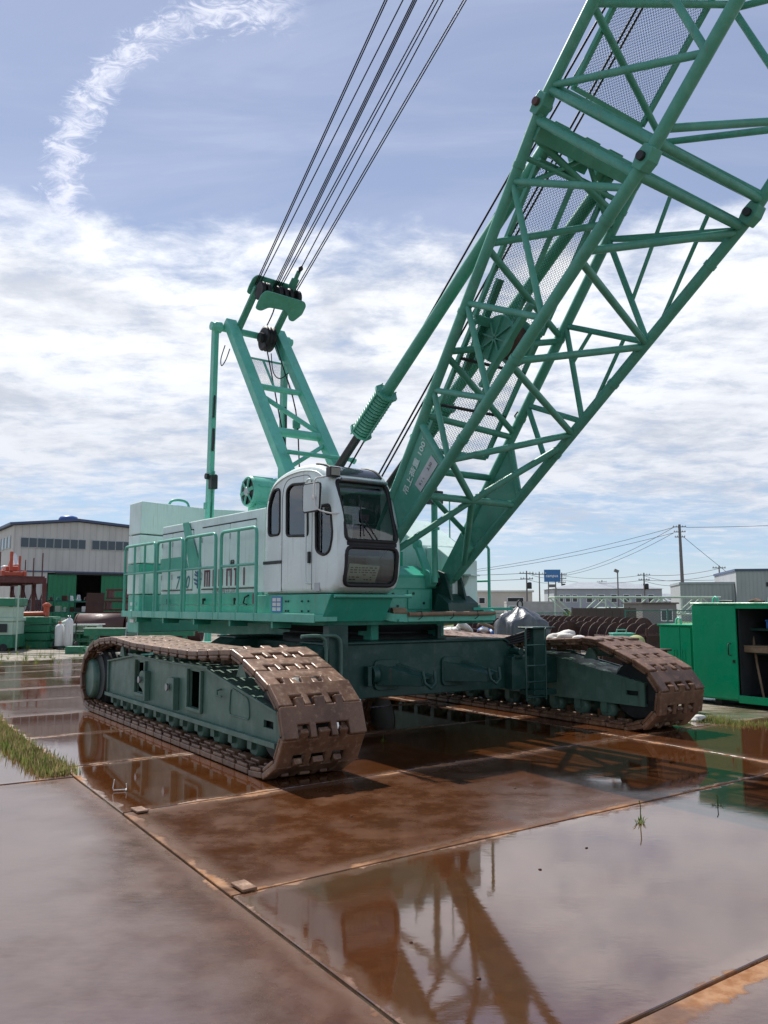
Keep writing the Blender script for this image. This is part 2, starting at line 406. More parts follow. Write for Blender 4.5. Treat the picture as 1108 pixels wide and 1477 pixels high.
def round_poly(pts, r, k=4):
    """round the corners of a closed 2D polygon"""
    P = [V((p[0], p[1])) for p in pts]; n = len(P); out = []
    for i in range(n):
        a, b, c = P[i - 1], P[i], P[(i + 1) % n]
        d1 = (a - b); d2 = (c - b); rr = min(r, d1.length * .45, d2.length * .45)
        q0 = b + d1.normalized() * rr; q1 = b + d2.normalized() * rr
        for j in range(k + 1):
            t_ = j / k; out.append(q0 * (1 - t_) ** 2 + b * 2 * t_ * (1 - t_) + q1 * t_ ** 2)
    return out
def text_mesh(body, size, mat, shear=0, space=1.0, bold=0.):
    c = bpy.data.curves.new('text', 'FONT'); c.body = body; c.size = size; c.shear = shear; c.space_character = space
    c.align_x = 'CENTER'; c.align_y = 'CENTER'; c.resolution_u = 3; c.offset = bold
    o = bpy.data.objects.new('text', c); col.objects.link(o)
    dg = bpy.context.evaluated_depsgraph_get()
    me = bpy.data.meshes.new_from_object(o.evaluated_get(dg)); me.name = 'lettering'
    bpy.data.objects.remove(o); bpy.data.curves.remove(c)
    me.materials.clear(); me.materials.append(MAT[mat]); return me
def basis(o, xaxis, yaxis, loc):
    x = V(xaxis).normalized(); y = V(yaxis); y = (y - x * y.dot(x)).normalized(); z = x.cross(y)
    o.matrix_local = Matrix.Translation(V(loc)) @ Matrix((x, y, z)).transposed().to_4x4()
    return o
def boolean(base, cutters, name, mats):
    o = link('tmp', base); cs = []
    for c in cutters:
        k = link('tmpc', c); cs.append(k)
        m = o.modifiers.new('b', 'BOOLEAN'); m.operation = 'DIFFERENCE'; m.solver = 'EXACT'; m.object = k
    dg = bpy.context.evaluated_depsgraph_get()
    me = bpy.data.meshes.new_from_object(o.evaluated_get(dg)); me.name = name
    for x in [o] + cs: bpy.data.objects.remove(x)
    me.materials.clear()
    for m in mats: me.materials.append(MAT[m])
    return me
rnd = random.Random(7)

# ------------------------------------------------------------------ frames: T = tracks and yard grid, H = slewed upper works
C0 = V((-.33, 12.0, 0)); TA, HA = R(-56), R(-53.1)
def Tw(a, b, z=0):
    return V((C0.x + a * math.cos(TA) - b * math.sin(TA), C0.y + a * math.sin(TA) + b * math.cos(TA), z))

# ------------------------------------------------------------------ ground and steel road plates
g = MB(); S = 1500
g.add([(-S, -S, -.026), (S, -S, -.026), (S, S, -.026), (-S, S, -.026)], [(0, 1, 2, 3)])
ground = tag(g.build('ground', 'mud', recalc=False), 'wet muddy yard ground with puddles', kind='structure')
PA = TA + R(2.2)
plate_cache = {}
def plate(a0, a1, b0, b1, mat, ang=PA, piv=(3.53, -4.43), tilt=(0, 0), dz=0., shear=0.):
    """rectangle in yard coordinates, turned by ang about the pivot; child of the ground"""
    gap = .012; hx, hy = (a1 - a0) / 2 - gap, (b1 - b0) / 2 - gap
    key = (round(hx, 3), round(hy, 3), mat, shear)
    if key not in plate_cache:
        m = MB(); m.prism([(x, y + shear * x, -.030) for x, y in ((-hx, -hy), (hx, -hy), (hx, hy), (-hx, hy))], (0, 0, .030))
        plate_cache[key] = m.mesh('steel_plate', mat, bevel=.004, seg=1)
    P = Tw(*piv); ca, sa = math.cos(ang), math.sin(ang)
    da, db = (a0 + a1) / 2 - piv[0], (b0 + b1) / 2 - piv[1]; db += shear * da
    o = link('steel_plate', plate_cache[key], ground, (P.x + da * ca - db * sa, P.y + da * sa + db * ca, dz), (R(tilt[0]), R(tilt[1]), ang))
    o['half_x'] = hx; o['half_y'] = hy; o['shear'] = shear
    return o
W2 = 2.11
rows = [3.53 + W2 * k for k in range(-9, 1)] + [5.70, 7.88, 10.0]
def wetness(o, wet, wet_y=0., r_pud=.012, silt=0., dry_w=0.):
    o['dry_w'] = dry_w; o['wet'] = wet; o['wet_y'] = wet_y; o['r_pud'] = r_pud; o['silt'] = silt
for i in range(len(rows) - 1):
    a0, a1 = rows[i], rows[i + 1]; k = i - 9       # k = 0 is the row right in front of the near track
    bs = [-4.43, 1.72, 7.85, 14.0] if k >= 0 else ([-4.43, 1.72, 3.55] if k > -6 else [-10.6, -4.43, 1.72, 7.85])
    for j in range(len(bs) - 1):
        tl = (rnd.uniform(-.08, .08), rnd.uniform(-.08, .08)) if k != 1 else (0, 0)
        o = plate(a0, a1, bs[j], bs[j + 1], 'plate', tilt=tl, dz=rnd.uniform(-.002, .002), shear=-.059)
        if k == 0 and j == 0: wetness(o, .36, .22, .012, 0., .025)
        elif k == 1: wetness(o, 1.02, .07, .018, .06, -.005)
        elif k > 1: wetness(o, .7, 0, .06, .1, .10)
        elif k in (-1, -2, -3): wetness(o, 1.0, -.02, .010, 0., .01)
        else: wetness(o, .62, 0, .03, .1)
LA = TA - R(1.2)
for q, (a0, a1) in enumerate([(-10.4, -4.25), (-4.25, 1.90), (1.90, 8.05), (8.05, 14.2)]):
    for j in range(3):
        if a0 < -9: continue
        o = plate(a0, a1, -4.385 - 2.11 * (j + 1), -4.385 - 2.11 * j, 'plate', LA, (1.9, -4.385), (rnd.uniform(-.1, .1), rnd.uniform(-.1, .1)), dz=-.010)
        wetness(o, .66 if q > 1 else .9, -.30 if q > 1 else 0., .12 if q > 1 else .05, .26 if q > 1 else .1, -.02)
# little welded steel joint tabs on the seam
m = MB(); m.box((0, 0, .008), (.16, .09, .016))
tab = m.mesh('joint_tab', 'shoe', bevel=.003, seg=1)
for a, b in ((3.56, -4.30), (5.63, -4.36)):
    link('joint_tab', tab, ground, Tw(a, b, .004), (0, 0, PA))
m = MB(); m.add([V((-9, -9, 0)), V((9, -9, 0)), V((9, 9, 0)), V((-9, 9, 0))], [(0, 1, 2, 3)])

# ------------------------------------------------------------------ the crane
crane = thing('crawler_crane', 'mint green hundred tonne crawler crane with raised lattice boom and white cab', 'crane', C0, HA)

# --- crawler side frames with their tracks
def shoe_mesh():
    y0 = -.43; segs = [(.0, .19, 0), (.19, .30, 1), (.30, .38, 0), (.38, .52, 1), (.52, .60, 0), (.60, .71, 1), (.71, .86, 0)]
    F, B = [], []
    for a, b, tb in segs:
        f, r = (.200, -.050) if tb else (.120, -.172)
        e_ = .014 if tb else -.014
        F += [(f, y0 + a + e_ * (a > 0)), (f, y0 + b - e_ * (b < .86))]; B += [(r, y0 + a - e_ * .4 * (a > 0)), (r, y0 + b + e_ * .4 * (b < .86))]
    poly = [(x, y) for x, y in F] + [(x, y) for x, y in reversed(B)]
    P = []
    for p in poly:
        if not P or (abs(P[-1][0] - p[0]) + abs(P[-1][1] - p[1])) > 1e-5: P.append(p)
    m = MB(); m.prism([(x, y, -.060) for x, y in P], (0, 0, .060))
    for y in (-.30, .20): m.bb(-.10, .09, y, y + .10, -.115, -.060)         # roller path pads
    m.bb(-.045, .045, -.06, .06, -.17, -.060)
    for s_ in (-1, 1):
        for a, b, c, d in ((-.13, .10, .405, .43), (-.13, .10, .32, .345), (-.13, -.105, .345, .405), (.075, .10, .345, .405)): m.bb(a, b, s_ * c, s_ * d, -.095, -.060)
    return m.mesh('track_shoe', 'shoe', bevel=.016, seg=2)
SHOE = shoe_mesh()
loop = [(-2.85, 0), (0, 0), (3.0, 0), (3.28, .10), (3.47, .35), (3.46, .60), (3.24, .83), (2.85, .985), (2.36, 1.15), (2.1, 1.14), (1.2, 1.085), (.1, 1.09),
        (-.9, 1.10), (-1.85, 1.145), (-2.5, 1.10), (-3.0, 1.0), (-3.36, .80), (-3.53, .50), (-3.43, .20), (-3.17, .03)]
dense = []
for i in range(len(loop)):
    a, b = V(loop[i] + (0,)), V(loop[(i + 1) % len(loop)] + (0,)); n = max(1, int((b - a).length / .01))
    dense += [a + (b - a) * k / n for k in range(n)]
cum = [0]
for i in range(len(dense)): cum.append(cum[-1] + (dense[(i + 1) % len(dense)] - dense[i]).length)
NSH = int(cum[-1] / .298); PITCH = cum[-1] / NSH
def along(s_):
    s_ %= cum[-1]; lo, hi = 0, len(dense)
    while hi - lo > 1:
        md = (lo + hi) // 2
        if cum[md] <= s_: lo = md
        else: hi = md
    a, b = dense[lo], dense[(lo + 1) % len(dense)]
    return a + (b - a) * ((s_ - cum[lo]) / max(1e-6, cum[lo + 1] - cum[lo]))
def web(m, prof_top, zb, holes, y0, y1):
    """plate in the u-z plane with a polyline top, flat bottom and rectangular openings"""
    xs = sorted(set([p[0] for p in prof_top] + [x for h in holes for x in h[:2]]))
    def top(x):
        for (xa, za), (xb, zb_) in zip(prof_top, prof_top[1:]):
            if xa - 1e-9 <= x <= xb + 1e-9: return za + (zb_ - za) * (x - xa) / (xb - xa)
        return prof_top[-1][1]
    for xa, xb in zip(xs, xs[1:]):
        h = [h for h in holes if h[0] <= xa + 1e-6 and h[1] >= xb - 1e-6]
        if h:
            h = h[0]
            m.prism([(xa, y0, zb), (xb, y0, zb), (xb, y0, h[2]), (xa, y0, h[2])], (0, y1 - y0, 0))
            m.prism([(xa, y0, h[3]), (xb, y0, h[3]), (xb, y0, top(xb)), (xa, y0, top(xa))], (0, y1 - y0, 0))
        else: m.prism([(xa, y0, zb), (xb, y0, zb), (xb, y0, top(xb)), (xa, y0, top(xa))], (0, y1 - y0, 0))
ROLL = None
roller_cache = {}
for side in (-1, 1):
    cv = side * 2.59
    prof = [(-2.46, .77), (-1.24, .91), (1.35, .895), (3.10, .60)]
    yo, yi = side * 2.86, side * 2.32
    m = MB()
    web(m, prof, .30, [(-1.15, -.78, .44, .84), (.80, 1.18, .43, .84), (2.76, 2.97, .43, .50)], yo, yo - side * .03)
    web(m, prof, .30, [(2.80, 3.0, .43, .49)], yi, yi + side * .03)
    ye, yf = yo - side * .032, yi + side * .032
    for (xa, za), (xb, zb) in zip(prof, prof[1:]):
        m.prism([(xa, ye, za), (xb, ye, zb), (xb, ye, zb - .03), (xa, ye, za - .03)], (0, yf - ye, 0))
    m.prism([(-2.46, ye, .30), (3.1, ye, .30), (3.1, ye, .33), (-2.46, ye, .33)], (0, yf - ye, 0))
    m.prism([(-2.44, ye, .33), (-2.41, ye, .33), (-2.41, ye, .73), (-2.44, ye, .73)], (0, yf - ye, 0))
    m.prism([(3.05, ye, .33), (3.08, ye, .33), (3.08, ye, .56), (3.05, ye, .56)], (0, yf - ye, 0))
    m.bb(-.2, -.17, ye, yf, .33, .86); m.bb(-2.3, -1.6, ye, yf, .335, .345)
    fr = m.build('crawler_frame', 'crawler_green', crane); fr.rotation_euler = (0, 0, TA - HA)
    tag(fr, 'green crawler side frame nearest the white cab' if side < 0 else 'green crawler side frame on the ladder side')
    # flanges and stiffener trim
    m = MB(); m.bb(-2.47, 3.11, yo, yo + side * .06, .275, .325)
    m.bb(-2.47, -2.44, yo, yo + side * .03, .33, .77)
    for (xa, za), (xb, zb) in zip(prof, prof[1:]): m.beam((xa, yo + side * .015, za), (xb, yo + side * .015, zb), .05, .025)
    m.bb(-1.45, -.72, yo, yo + side * .045, .905, .935); m.bb(.68, 1.42, yo, yo + side * .045, .895, .925)
    m.build('frame_flange', 'crawler_green', fr, bevel=.004, seg=1)
    for x0, x1 in ((-1.15, -.78), (.80, 1.18)):
        m = MB()
        for a, b in (((x0 - .02, .42), (x0 - .02, .86)), ((x1 + .02, .86), (x1 + .02, .42)), ((x0 - .04, .41), (x1 + .04, .41))):
            m.beam((a[0], yo + side * .02, a[1]), (b[0], yo + side * .02, b[1]), .04, .035, (0, 1, 0))
        m.build('opening_rim', 'crawler_green', fr, bevel=.006, seg=1)
    if side < 0:
        for x, z in ((-.80, .62), (.26, .61)):
            m = MB()
            pl = [(x + .17, z + .11), (x + .02, z + .115)] + [(x + .0 + .115 * math.cos(t_), z + .0 + .115 * math.sin(t_)) for t_ in [R(a) for a in range(100, 250, 15)]] + [(x + .02, z - .12), (x + .17, z - .24)]
            m.prism([(p[0], yo - .005, p[1]) for p in pl], (0, -.05, 0))
            m.prism([(x + .17, yo, z + .12), (x + .20, yo, z + .12), (x + .20, yo, z - .26), (x + .17, yo, z - .26)], (0, -.075, 0))
            lg = m.build('towing_lug', 'crawler_green', fr, bevel=.006, seg=1)
            m = MB(); m.cyl((x, yo - .07, z), (x, yo - .095, z), .045, 14); m.build('lug_pin', 'steel', lg)
        m = MB()                                     # small hatch outline and hook on the front web
        hp = round_poly([(1.95, .46), (2.45, .46), (2.42, .66), (1.98, .74)], .06)
        m.tube([(p.x, yo - .004, p.y) for p in hp], .008, 6, closed=True); m.build('hatch', 'crawler_green', fr)
        m = MB(); m.tube([(1.72, yo, .70), (1.72, yo - .05, .69), (1.74, yo - .055, .64), (1.86, yo - .055, .64)], .011, 6); m.build('hook', 'crawler_green', fr)
    # drive housing at the rear (two discs), idler at the front
    m = MB(); m.lathe((-3.0, yi + side * .05, .5), (0, side, 0), [(0, .42), (.45, .42), (.45, .35), (.50, .34)], 28)
    m.cur = 1; m.lathe((-3.22, yo - side * .25, .46), (0, side, 0), [(0, .30), (.30, .30), (.33, .285), (.345, .26)], 32)
    m.bb(-3.1, -2.4, yi + side * .06, yo - side * .06, .32, .70)
    m.build('drive_sprocket', ['dark_steel', 'crawler_green'], fr)
    m = MB(); m.lathe((2.92, yi + side * .06, .5), (0, side, 0), [(0, .36), (.08, .43), (.34, .43), (.42, .36)], 28)
    m.build('idler_wheel', 'dark_steel', fr)
    for k in range(11):
        x = -2.35 + k * .475
        m = MB(); m.lathe((x, cv - .20, .20), (0, 1, 0), [(0, .10), (.03, .135), (.10, .135), (.12, .10), (.28, .10), (.30, .135), (.37, .135), (.40, .10)], 18)
        m.bb(x - .05, x + .05, cv - .25, cv + .25, .17, .31)
        m.build('track_roller', 'crawler_green', fr)
    for x in (-1.9, .15, 2.2):
        m = MB(); m.lathe((x, cv - .16, .965), (0, 1, 0), [(0, .055), (.03, .075), (.29, .075), (.32, .055)], 14)
        m.prism([(x - .12, cv - .26, .86), (x + .12, cv - .26, .86), (x + .04, cv - .26, 1.0), (x - .04, cv - .26, 1.0)], (0, .03, 0))
        m.prism([(x - .12, cv + .23, .86), (x + .12, cv + .23, .86), (x + .04, cv + .23, 1.0), (x - .04, cv + .23, 1.0)], (0, .03, 0))
        m.build('carrier_roller', 'crawler_green', fr)
    for k in range(NSH):
        s0 = k * PITCH + (.07 if side < 0 else .19)
        p = along(s0); d = along(s0 + PITCH * .42) - along(s0 - PITCH * .42); d.normalize()
        nrm = V((d.y, -d.x, 0))                      # outward for this loop direction
        o = link('track_shoe', SHOE, fr)
        X = V((d.x, 0, d.y)); Z = V((nrm.x, 0, nrm.y)); Y = Z.cross(X)
        M = Matrix((X, Y, Z)).transposed().to_4x4(); M.translation = V((p.x, cv, p.y + .004))
        o.matrix_local = M

# --- carbody between the tracks
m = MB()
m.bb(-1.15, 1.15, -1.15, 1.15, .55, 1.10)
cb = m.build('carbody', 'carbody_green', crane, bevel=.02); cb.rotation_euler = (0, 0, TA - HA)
for a in (-1.3, 1.3):
    m = MB(); s_ = 1 if a > 0 else -1; y = a
    pl = [(-2.3, .50), (-1.2, .47), (1.2, .47), (2.3, .50), (2.3, .86), (1.62, .92), (1.28, 1.12), (-1.5, 1.12), (-1.8, .95), (-2.3, .86)]
    m.prism([(y - .30, p[0], p[1]) for p in pl], (.60, 0, 0))
    m.cur = 0
    bm = m.build('axle_beam', 'carbody_green', cb, bevel=.012)
    m = MB()
    m.bb(y - .33, y + .33, -1.52, 1.28, 1.123, 1.148)
    m.beam((y, 1.285, 1.135), (y, 1.63, .935), .66, .025)
    m.build('beam_flange', 'carbody_green', cb, bevel=.004, seg=1)
f_ = 1.603
for yb in (-.62, .42):                               # jack brackets on the front beam
    m = MB()
    plp = round_poly([(yb - .22, .56), (yb + .16, .56), (yb + .16, .93), (yb - .22, .93)], .08)
    m.prism([(f_, p.x, p.y) for p in plp], (.03, 0, 0))
    m.prism([(f_ + .03, yb - .20, .88), (f_ + .42, yb + .20, .72), (f_ + .42, yb + .20, .62), (f_ + .03, yb - .20, .62)], (0, .05, 0))
    m.prism([(f_ + .03, yb + .10, .88), (f_ + .42, yb + .36, .74), (f_ + .42, yb + .36, .64), (f_ + .03, yb + .10, .62)], (0, .05, 0))
    m.prism([(f_ + .03, yb - .18, .80), (f_ + .40, yb + .22, .69), (f_ + .40, yb + .36, .70), (f_ + .03, yb + .12, .82)], (0, 0, .03))
    m.tube([(f_ + .44, yb + .20, .80), (f_ + .47, yb + .21, .66), (f_ + .48, yb + .29, .60), (f_ + .47, yb + .37, .66), (f_ + .44, yb + .38, .80)], .022, 8)
    m.build('jack_bracket', 'carbody_green', cb, bevel=.006, seg=1)
m = MB(); m.bb(f_, f_ + .10, -.98, -.92, .62, .86); m.lathe((f_ + .02, -.90, .75), (0, 1, 0), [(0, .11), (.08, .11)], 16); m.build('pin_boss', 'carbody_green', cb, bevel=.01)
# grab rails and post by the near track
for b in (-1.62, -1.42):
    m = MB(); m.tube(catmull([(1.75, b - .30, 1.235), (1.75, b - .12, 1.24), (1.75, b - .02, 1.22), (1.75, b + .03, 1.12), (1.75, b + .03, .72)], 4), .022, 8); m.build('grab_rail', 'crawler_green', cb)
m = MB(); m.bb(1.72, 1.80, -1.44, -1.36, .68, .73); m.bb(1.55, 1.70, -1.52, -1.26, .6, 1.36); m.build('rail_post', 'carbody_green', cb, bevel=.008)
# boarding ladder and post by the far track
m = MB()
for b in (1.30, 1.66): m.tube([(2.02, b, .34), (2.02, b, 1.27), (2.02, b + .02, 1.285), (1.98, b + (.22 if b > 1.5 else .06), 1.29)], .012, 8)
for z in (.38, .58, .79, 1.06): m.cyl((2.02, 1.30, z), (2.02, 1.66, z), .011, 8)
m.build('ladder', 'carbody_green', cb)
m = MB(); m.bb(1.66, 1.84, 1.62, 1.86, .45, 1.27); m.bb(1.60, 1.90, 1.55, 1.93, 1.27, 1.295); m.bb(1.60, 1.90, 1.56, 1.98, .38, .45); m.build('ladder_post', 'carbody_green', cb, bevel=.006, seg=1)
m = MB(); m.bb(1.60, 1.75, 1.30, 1.62, .46, .9); m.cyl((1.5, 1.42, .97), (1.8, 1.42, .97), .045); m.bb(1.45, 1.75, 1.34, 1.50, .85, .93); m.build('pin_bracket', 'carbody_green', cb, bevel=.008)
for q in range(4):                                   # hydraulic hoses up to the post
    m = MB(); m.tube(catmull([(1.35, 1.0, .96), (1.5, 1.25, 1.03 + .02 * q), (1.72, 1.5, 1.10 + .035 * q), (1.78, 1.66, 1.16 + .03 * q), (1.72, 1.8, 1.10)], 5), .018, 7); m.build('hose', 'rubber', cb)
m = MB(); m.bb(1.2, 1.26, .42, .48, 1.15, 1.32); m.bb(1.15, 1.31, .38, .52, 1.15, 1.18); m.build('stop_post', 'carbody_green', cb)
# slewing ring
m = MB(); m.lathe((0, 0, 1.10), (0, 0, 1), [(0, 1.12), (.10, 1.12), (.10, 1.02), (.16, 1.02), (.16, 1.18), (.27, 1.18)], 48); m.build('slewing_ring', 'dark_steel', crane)

# --- upper deck
m = MB()
m.bb(-4.35, 1.25, -1.42, 1.42, 1.34, 1.475)
m.bb(-4.2, 1.1, -.62, -.50, 1.10, 1.34); m.bb(-4.2, 1.1, .50, .62, 1.10, 1.34)
deck = m.build('upper_deck', 'mint_deck', crane, bevel=.006)
m = MB(); m.bb(-4.96, 1.52, -1.74, -1.425, 1.40, 1.478); m.bb(-4.96, 1.52, -1.752, -1.742, 1.385, 1.49)
m.build('catwalk', 'mint_bright', deck, bevel=.006)
m = MB(); m.bb(-3.0, .9, 1.425, 1.74, 1.40, 1.478); m.build('catwalk', 'mint_bright', deck, bevel=.006)
m = MB()                                             # tray in front between cab and boom foot
m.bb(1.25, 1.60, -.55, 1.05, 1.385, 1.42)
m.prism([(1.60, -.42, 1.385), (1.62, -.42, 1.385), (1.62, -.42, 1.47), (1.60, -.42, 1.47)], (0, 1.52, 0))
tp = catmull([(1.05, -.74, 1.55), (1.28, -.72, 1.50), (1.50, -.60, 1.44), (1.61, -.43, 1.43)], 4)
for a, b in zip(tp, tp[1:]): m.beam(a, b + (b - a) * .1, .02, .10)
m.build('front_tray', 'mint_bright', deck, bevel=.004, seg=1)
m = MB(); m.tube([(1.645, -.44, 1.478), (1.65, .2, 1.484), (1.645, .72, 1.482), (1.65, 1.06, 1.486)], [.03, .028, .03, .026], 10); m.build('bamboo_pole', 'wood', deck)
m = MB()
for yy_ in (-.25, .28, .72): m.tube([(1.60, yy_, 1.40), (1.69, yy_, 1.45), (1.66, yy_ + .01, 1.52), (1.60, yy_, 1.47)], .006, 5, closed=True)
m.build('wire_tie', 'black', deck)
m = MB(); m.tube([(1.40, -.52, 1.50), (1.44, -.33, 1.50)], [.065, .06], 12); m.build('timber_offcut', 'wood', deck)
for q in range(9):
    m = MB(); x, y = rnd.uniform(1.3, 1.5), rnd.uniform(-.3, .55); l = rnd.uniform(.12, .35); a = rnd.uniform(0, 3.1)
    m.tube([(x, y, 1.45 + q * .002), (x + l * .5 * math.cos(a), y + l * .5 * math.sin(a), 1.47 + rnd.uniform(0, .04)), (x + l * math.cos(a), y + l * math.sin(a), 1.45)], rnd.uniform(.010, .02), 6)
    m.build('loose_bar', rnd.choice(['black', 'rust', 'rust', 'dark_steel']), deck)
# pins / brackets and hanging bits under the catwalk
m = MB()
for x in (-4.4, -3.2, -2.0, -.8, .4): m.bb(x, x + .05, -1.70, -1.43, 1.30, 1.40)
m.build('catwalk_bracket', 'mint_deck', deck)

# --- right hand machine house
m = MB(); m.bb(-3.86, -.22, -1.47, -.45, 1.478, 2.93)
mh = m.build('machine_house', 'pale', crane, bevel=.015)
tag(mh, 'pale mint machine house with green stripes behind the cab')
m = MB(); m.bb(-3.86, -.22, -1.492, -1.472, 1.60, 1.77); m.bb(-3.86, -.22, -1.49, -1.472, 1.478, 1.59); m.build('green_skirt', 'mint_deck', mh, bevel=.003, seg=1)
doors = [(-3.80, -3.38), (-3.36, -2.56), (-2.20, -1.25), (-1.235, -.46)]
for x0, x1 in doors:
    m = MB(); z0 = 1.845 if x0 < -3.37 or x0 > -2.5 else 1.845
    m.prism([(p.x, -1.472, p.y) for p in round_poly([(x0, z0), (x1, z0), (x1, 2.785), (x0, 2.785)], .02, 2)], (0, -.016, 0))
    dp = m.build('door_panel', 'pale', mh, bevel=.004, seg=1)
    m = MB(); m.bb(x0, x1, -1.489, -1.473, 2.787, 2.803); m.build('door_seal', 'rubber', dp)
    m = MB(); m.bb(x0, x1, -1.489, -1.473, 1.825, 1.837); m.build('door_seal', 'rubber', dp)
for x0, x1 in doors:
    for z in (2.05, 2.6):
        m = MB(); m.cyl((x0 + .006, -1.494, z - .04), (x0 + .006, -1.494, z + .04), .011, 8); m.build('hinge', 'plaque', mh)
for x in (-1.14, -2.9):
    m = MB(); m.tube([(p.x, -1.492, p.y) for p in round_poly([(x - .05, 2.15), (x + .05, 2.15), (x + .05, 2.24), (x - .05, 2.24)], .02, 3)], .008, 6, closed=True); m.bb(x - .035, x + .035, -1.494, -1.489, 2.165, 2.225); m.build('door_latch', 'dark_steel', mh)
# painted stripes (thin films 3 mm proud of the doors)
yv = -1.4915
m = MB(); m.prism([(-2.96, yv, 2.925), (-2.72, yv, 2.925), (-2.22, yv, 2.165), (-2.66, yv, 2.165)], (0, -.0015, 0)); m.build('diagonal_stripe', 'mint_deck', mh)
m = MB(); m.prism([(-3.86, yv, 2.375), (-2.805, yv, 2.375), (-2.672, yv, 2.165), (-3.86, yv, 2.165)], (0, -.0015, 0)); m.build('side_stripe', 'mint_deck', mh)
def on_side(me, x, z, name='lettering', y=-1.4935, parent=mh, sx=1.0):
    o = link(name, me, parent); basis(o, (1, 0, 0), (0, 0, 1), (x, y, z)); o.scale = (sx, 1, 1); return o
on_side(text_mesh('7100', .29, 'letter_teal', .25, .95, .004), -2.92, 1.945, sx=.95)
# maroon company name in tall condensed letters built of bars
m = MB(); zb, zt = 1.872, 2.125
x00 = -2.09
for a, b in ((0, .047), (.085, .127), (.16, .206), (.30, .36), (.385, .413), (.50, .55), (.60, .645), (.76, .80), (.895, .936), (1.04, 1.08), (1.30, 1.34)): m.bb(x00 + a, x00 + b, -1.4935, -1.492, zb, zt)
for a, b, z0, z1 in ((.047, .16, zt - .03, zt), (.55, .60, 1.96, 1.99), (.50, .645, zb - .002, zb + .0), (.80, .895, zt - .03, zt), (1.0, 1.12, zt - .03, zt)):
    if z1 - z0 > .01: m.bb(x00 + a, x00 + b, -1.4935, -1.492, z0, z1)
m.build('lettering', 'maroon', mh)
on_side(text_mesh('Engineering Co.,Ltd', .085, 'letter_black', 0, 1.1), -1.42, 1.803)
m = MB(); ex, ez = -2.33, 2.0                        # tree-like company emblem
m.bb(ex - .014, ex + .014, -1.4935, -1.492, 1.86, 2.13)
for zz_, l_ in ((2.10, .10), (2.06, .12), (1.985, .15), (1.925, .12)):
    for s_ in (-1, 1): m.prism([(ex, -1.492, zz_), (ex + s_ * l_, -1.492, zz_ + .03), (ex + s_ * l_ * .95, -1.492, zz_ - .005), (ex, -1.492, zz_ - .035)], (0, -.0015, 0))
m.cyl((ex, -1.492, 1.872), (ex, -1.4935, 1.872), .026, 10)
m.build('emblem', 'letter_blue', mh)
for x in (-3.45, -2.05, -1.0):
    m = MB(); m.bb(x - .03, x + .03, -1.51, -1.492, 1.66, 1.69); m.cyl((x, -1.492, 1.675), (x, -1.53, 1.675), .02, 8); m.bb(x - .008, x + .008, -1.53, -1.51, 1.60, 1.69); m.build('latch_handle', 'dark_steel', mh)
m = MB(); m.bb(-.46, -.36, -1.515, -1.492, 1.61, 1.755); m.build('rating_plate', 'maroon', mh)
m = MB(); m.tube([(-.60, -1.50, 1.73), (-.66, -1.53, 1.70), (-.70, -1.53, 1.62), (-.62, -1.52, 1.60)], .012, 6); m.build('hose', 'rubber', mh)

# --- railing panels along the catwalk
for x0, x1, n in ((-4.95, -3.52, 3), (-3.43, -2.40, 2), (-2.30, -1.22, 2), (-1.04, .02, 2)):
    yr = -1.72; m = MB()
    arch = [(x0, 1.40)] + [(p.x, p.y) for p in round_poly([(x0, 1.40), (x0, 2.63), (x1, 2.63), (x1, 1.40)], .09, 4)[5:-5]] + [(x1, 1.40)]
    m.tube([(p[0], yr, p[1]) for p in arch], .024, 10)
    rp = m.build('railing_panel', 'mint', crane)
    m = MB(); m.cyl((x0, yr, 2.14), (x1, yr, 2.14), .019, 8); m.build('mid_rail', 'mint', rp)
    for k in range(1, n):
        xk = x0 + (x1 - x0) * k / n; m = MB(); m.cyl((xk, yr, 1.40), (xk, yr, 2.61), .02, 8); m.build('baluster', 'mint', rp)
    m = MB()
    for k in range(n + 1): xk = x0 + (x1 - x0) * k / n; m.cyl((xk, yr, 1.385), (xk, yr, 1.49), .04, 10)
    m.build('post_socket', 'mint', rp)

# --- counterweight of stacked slabs
def cw_slab(z0, z1, inset, name='weight_slab'):
    m = MB()
    pl = [(-5.15 + inset, -1.60 + inset), (-4.57 - inset, -1.60 + inset), (-5.0, -.05), (-4.57 - inset, 1.60 - inset), (-5.15 + inset, 1.60 - inset), (-5.75 + inset, 1.0), (-5.75 + inset, -1.0)]
    m.prism([(p[0], p[1], z0) for p in pl], (0, 0, z1 - z0)); return m
cw = cw_slab(1.10, 1.775, .02).build('counterweight', 'mint_bright', crane, bevel=.02)
for z0, z1, mt in ((1.785, 2.16, 'pale'), (2.165, 2.325, 'mint_deck'), (2.335, 2.845, 'pale'), (2.865, 3.45, 'pale')):
    cw_slab(z0, z1, 0).build('weight_slab', mt, cw, bevel=.018)
m = MB()
m.tube(catmull([(-4.9, -.95, 3.44), (-4.9, -.9, 3.53), (-4.9, -.75, 3.56), (-4.9, -.6, 3.53), (-4.9, -.55, 3.44)], 3), .025, 8); m.build('lifting_eye', 'mint', cw)
for z in (1.58, 1.45, 1.28):
    m = MB(); m.bb(-4.93, -4.74, -1.613, -1.581, z, z + .06); m.build('sticker', 'white', cw)

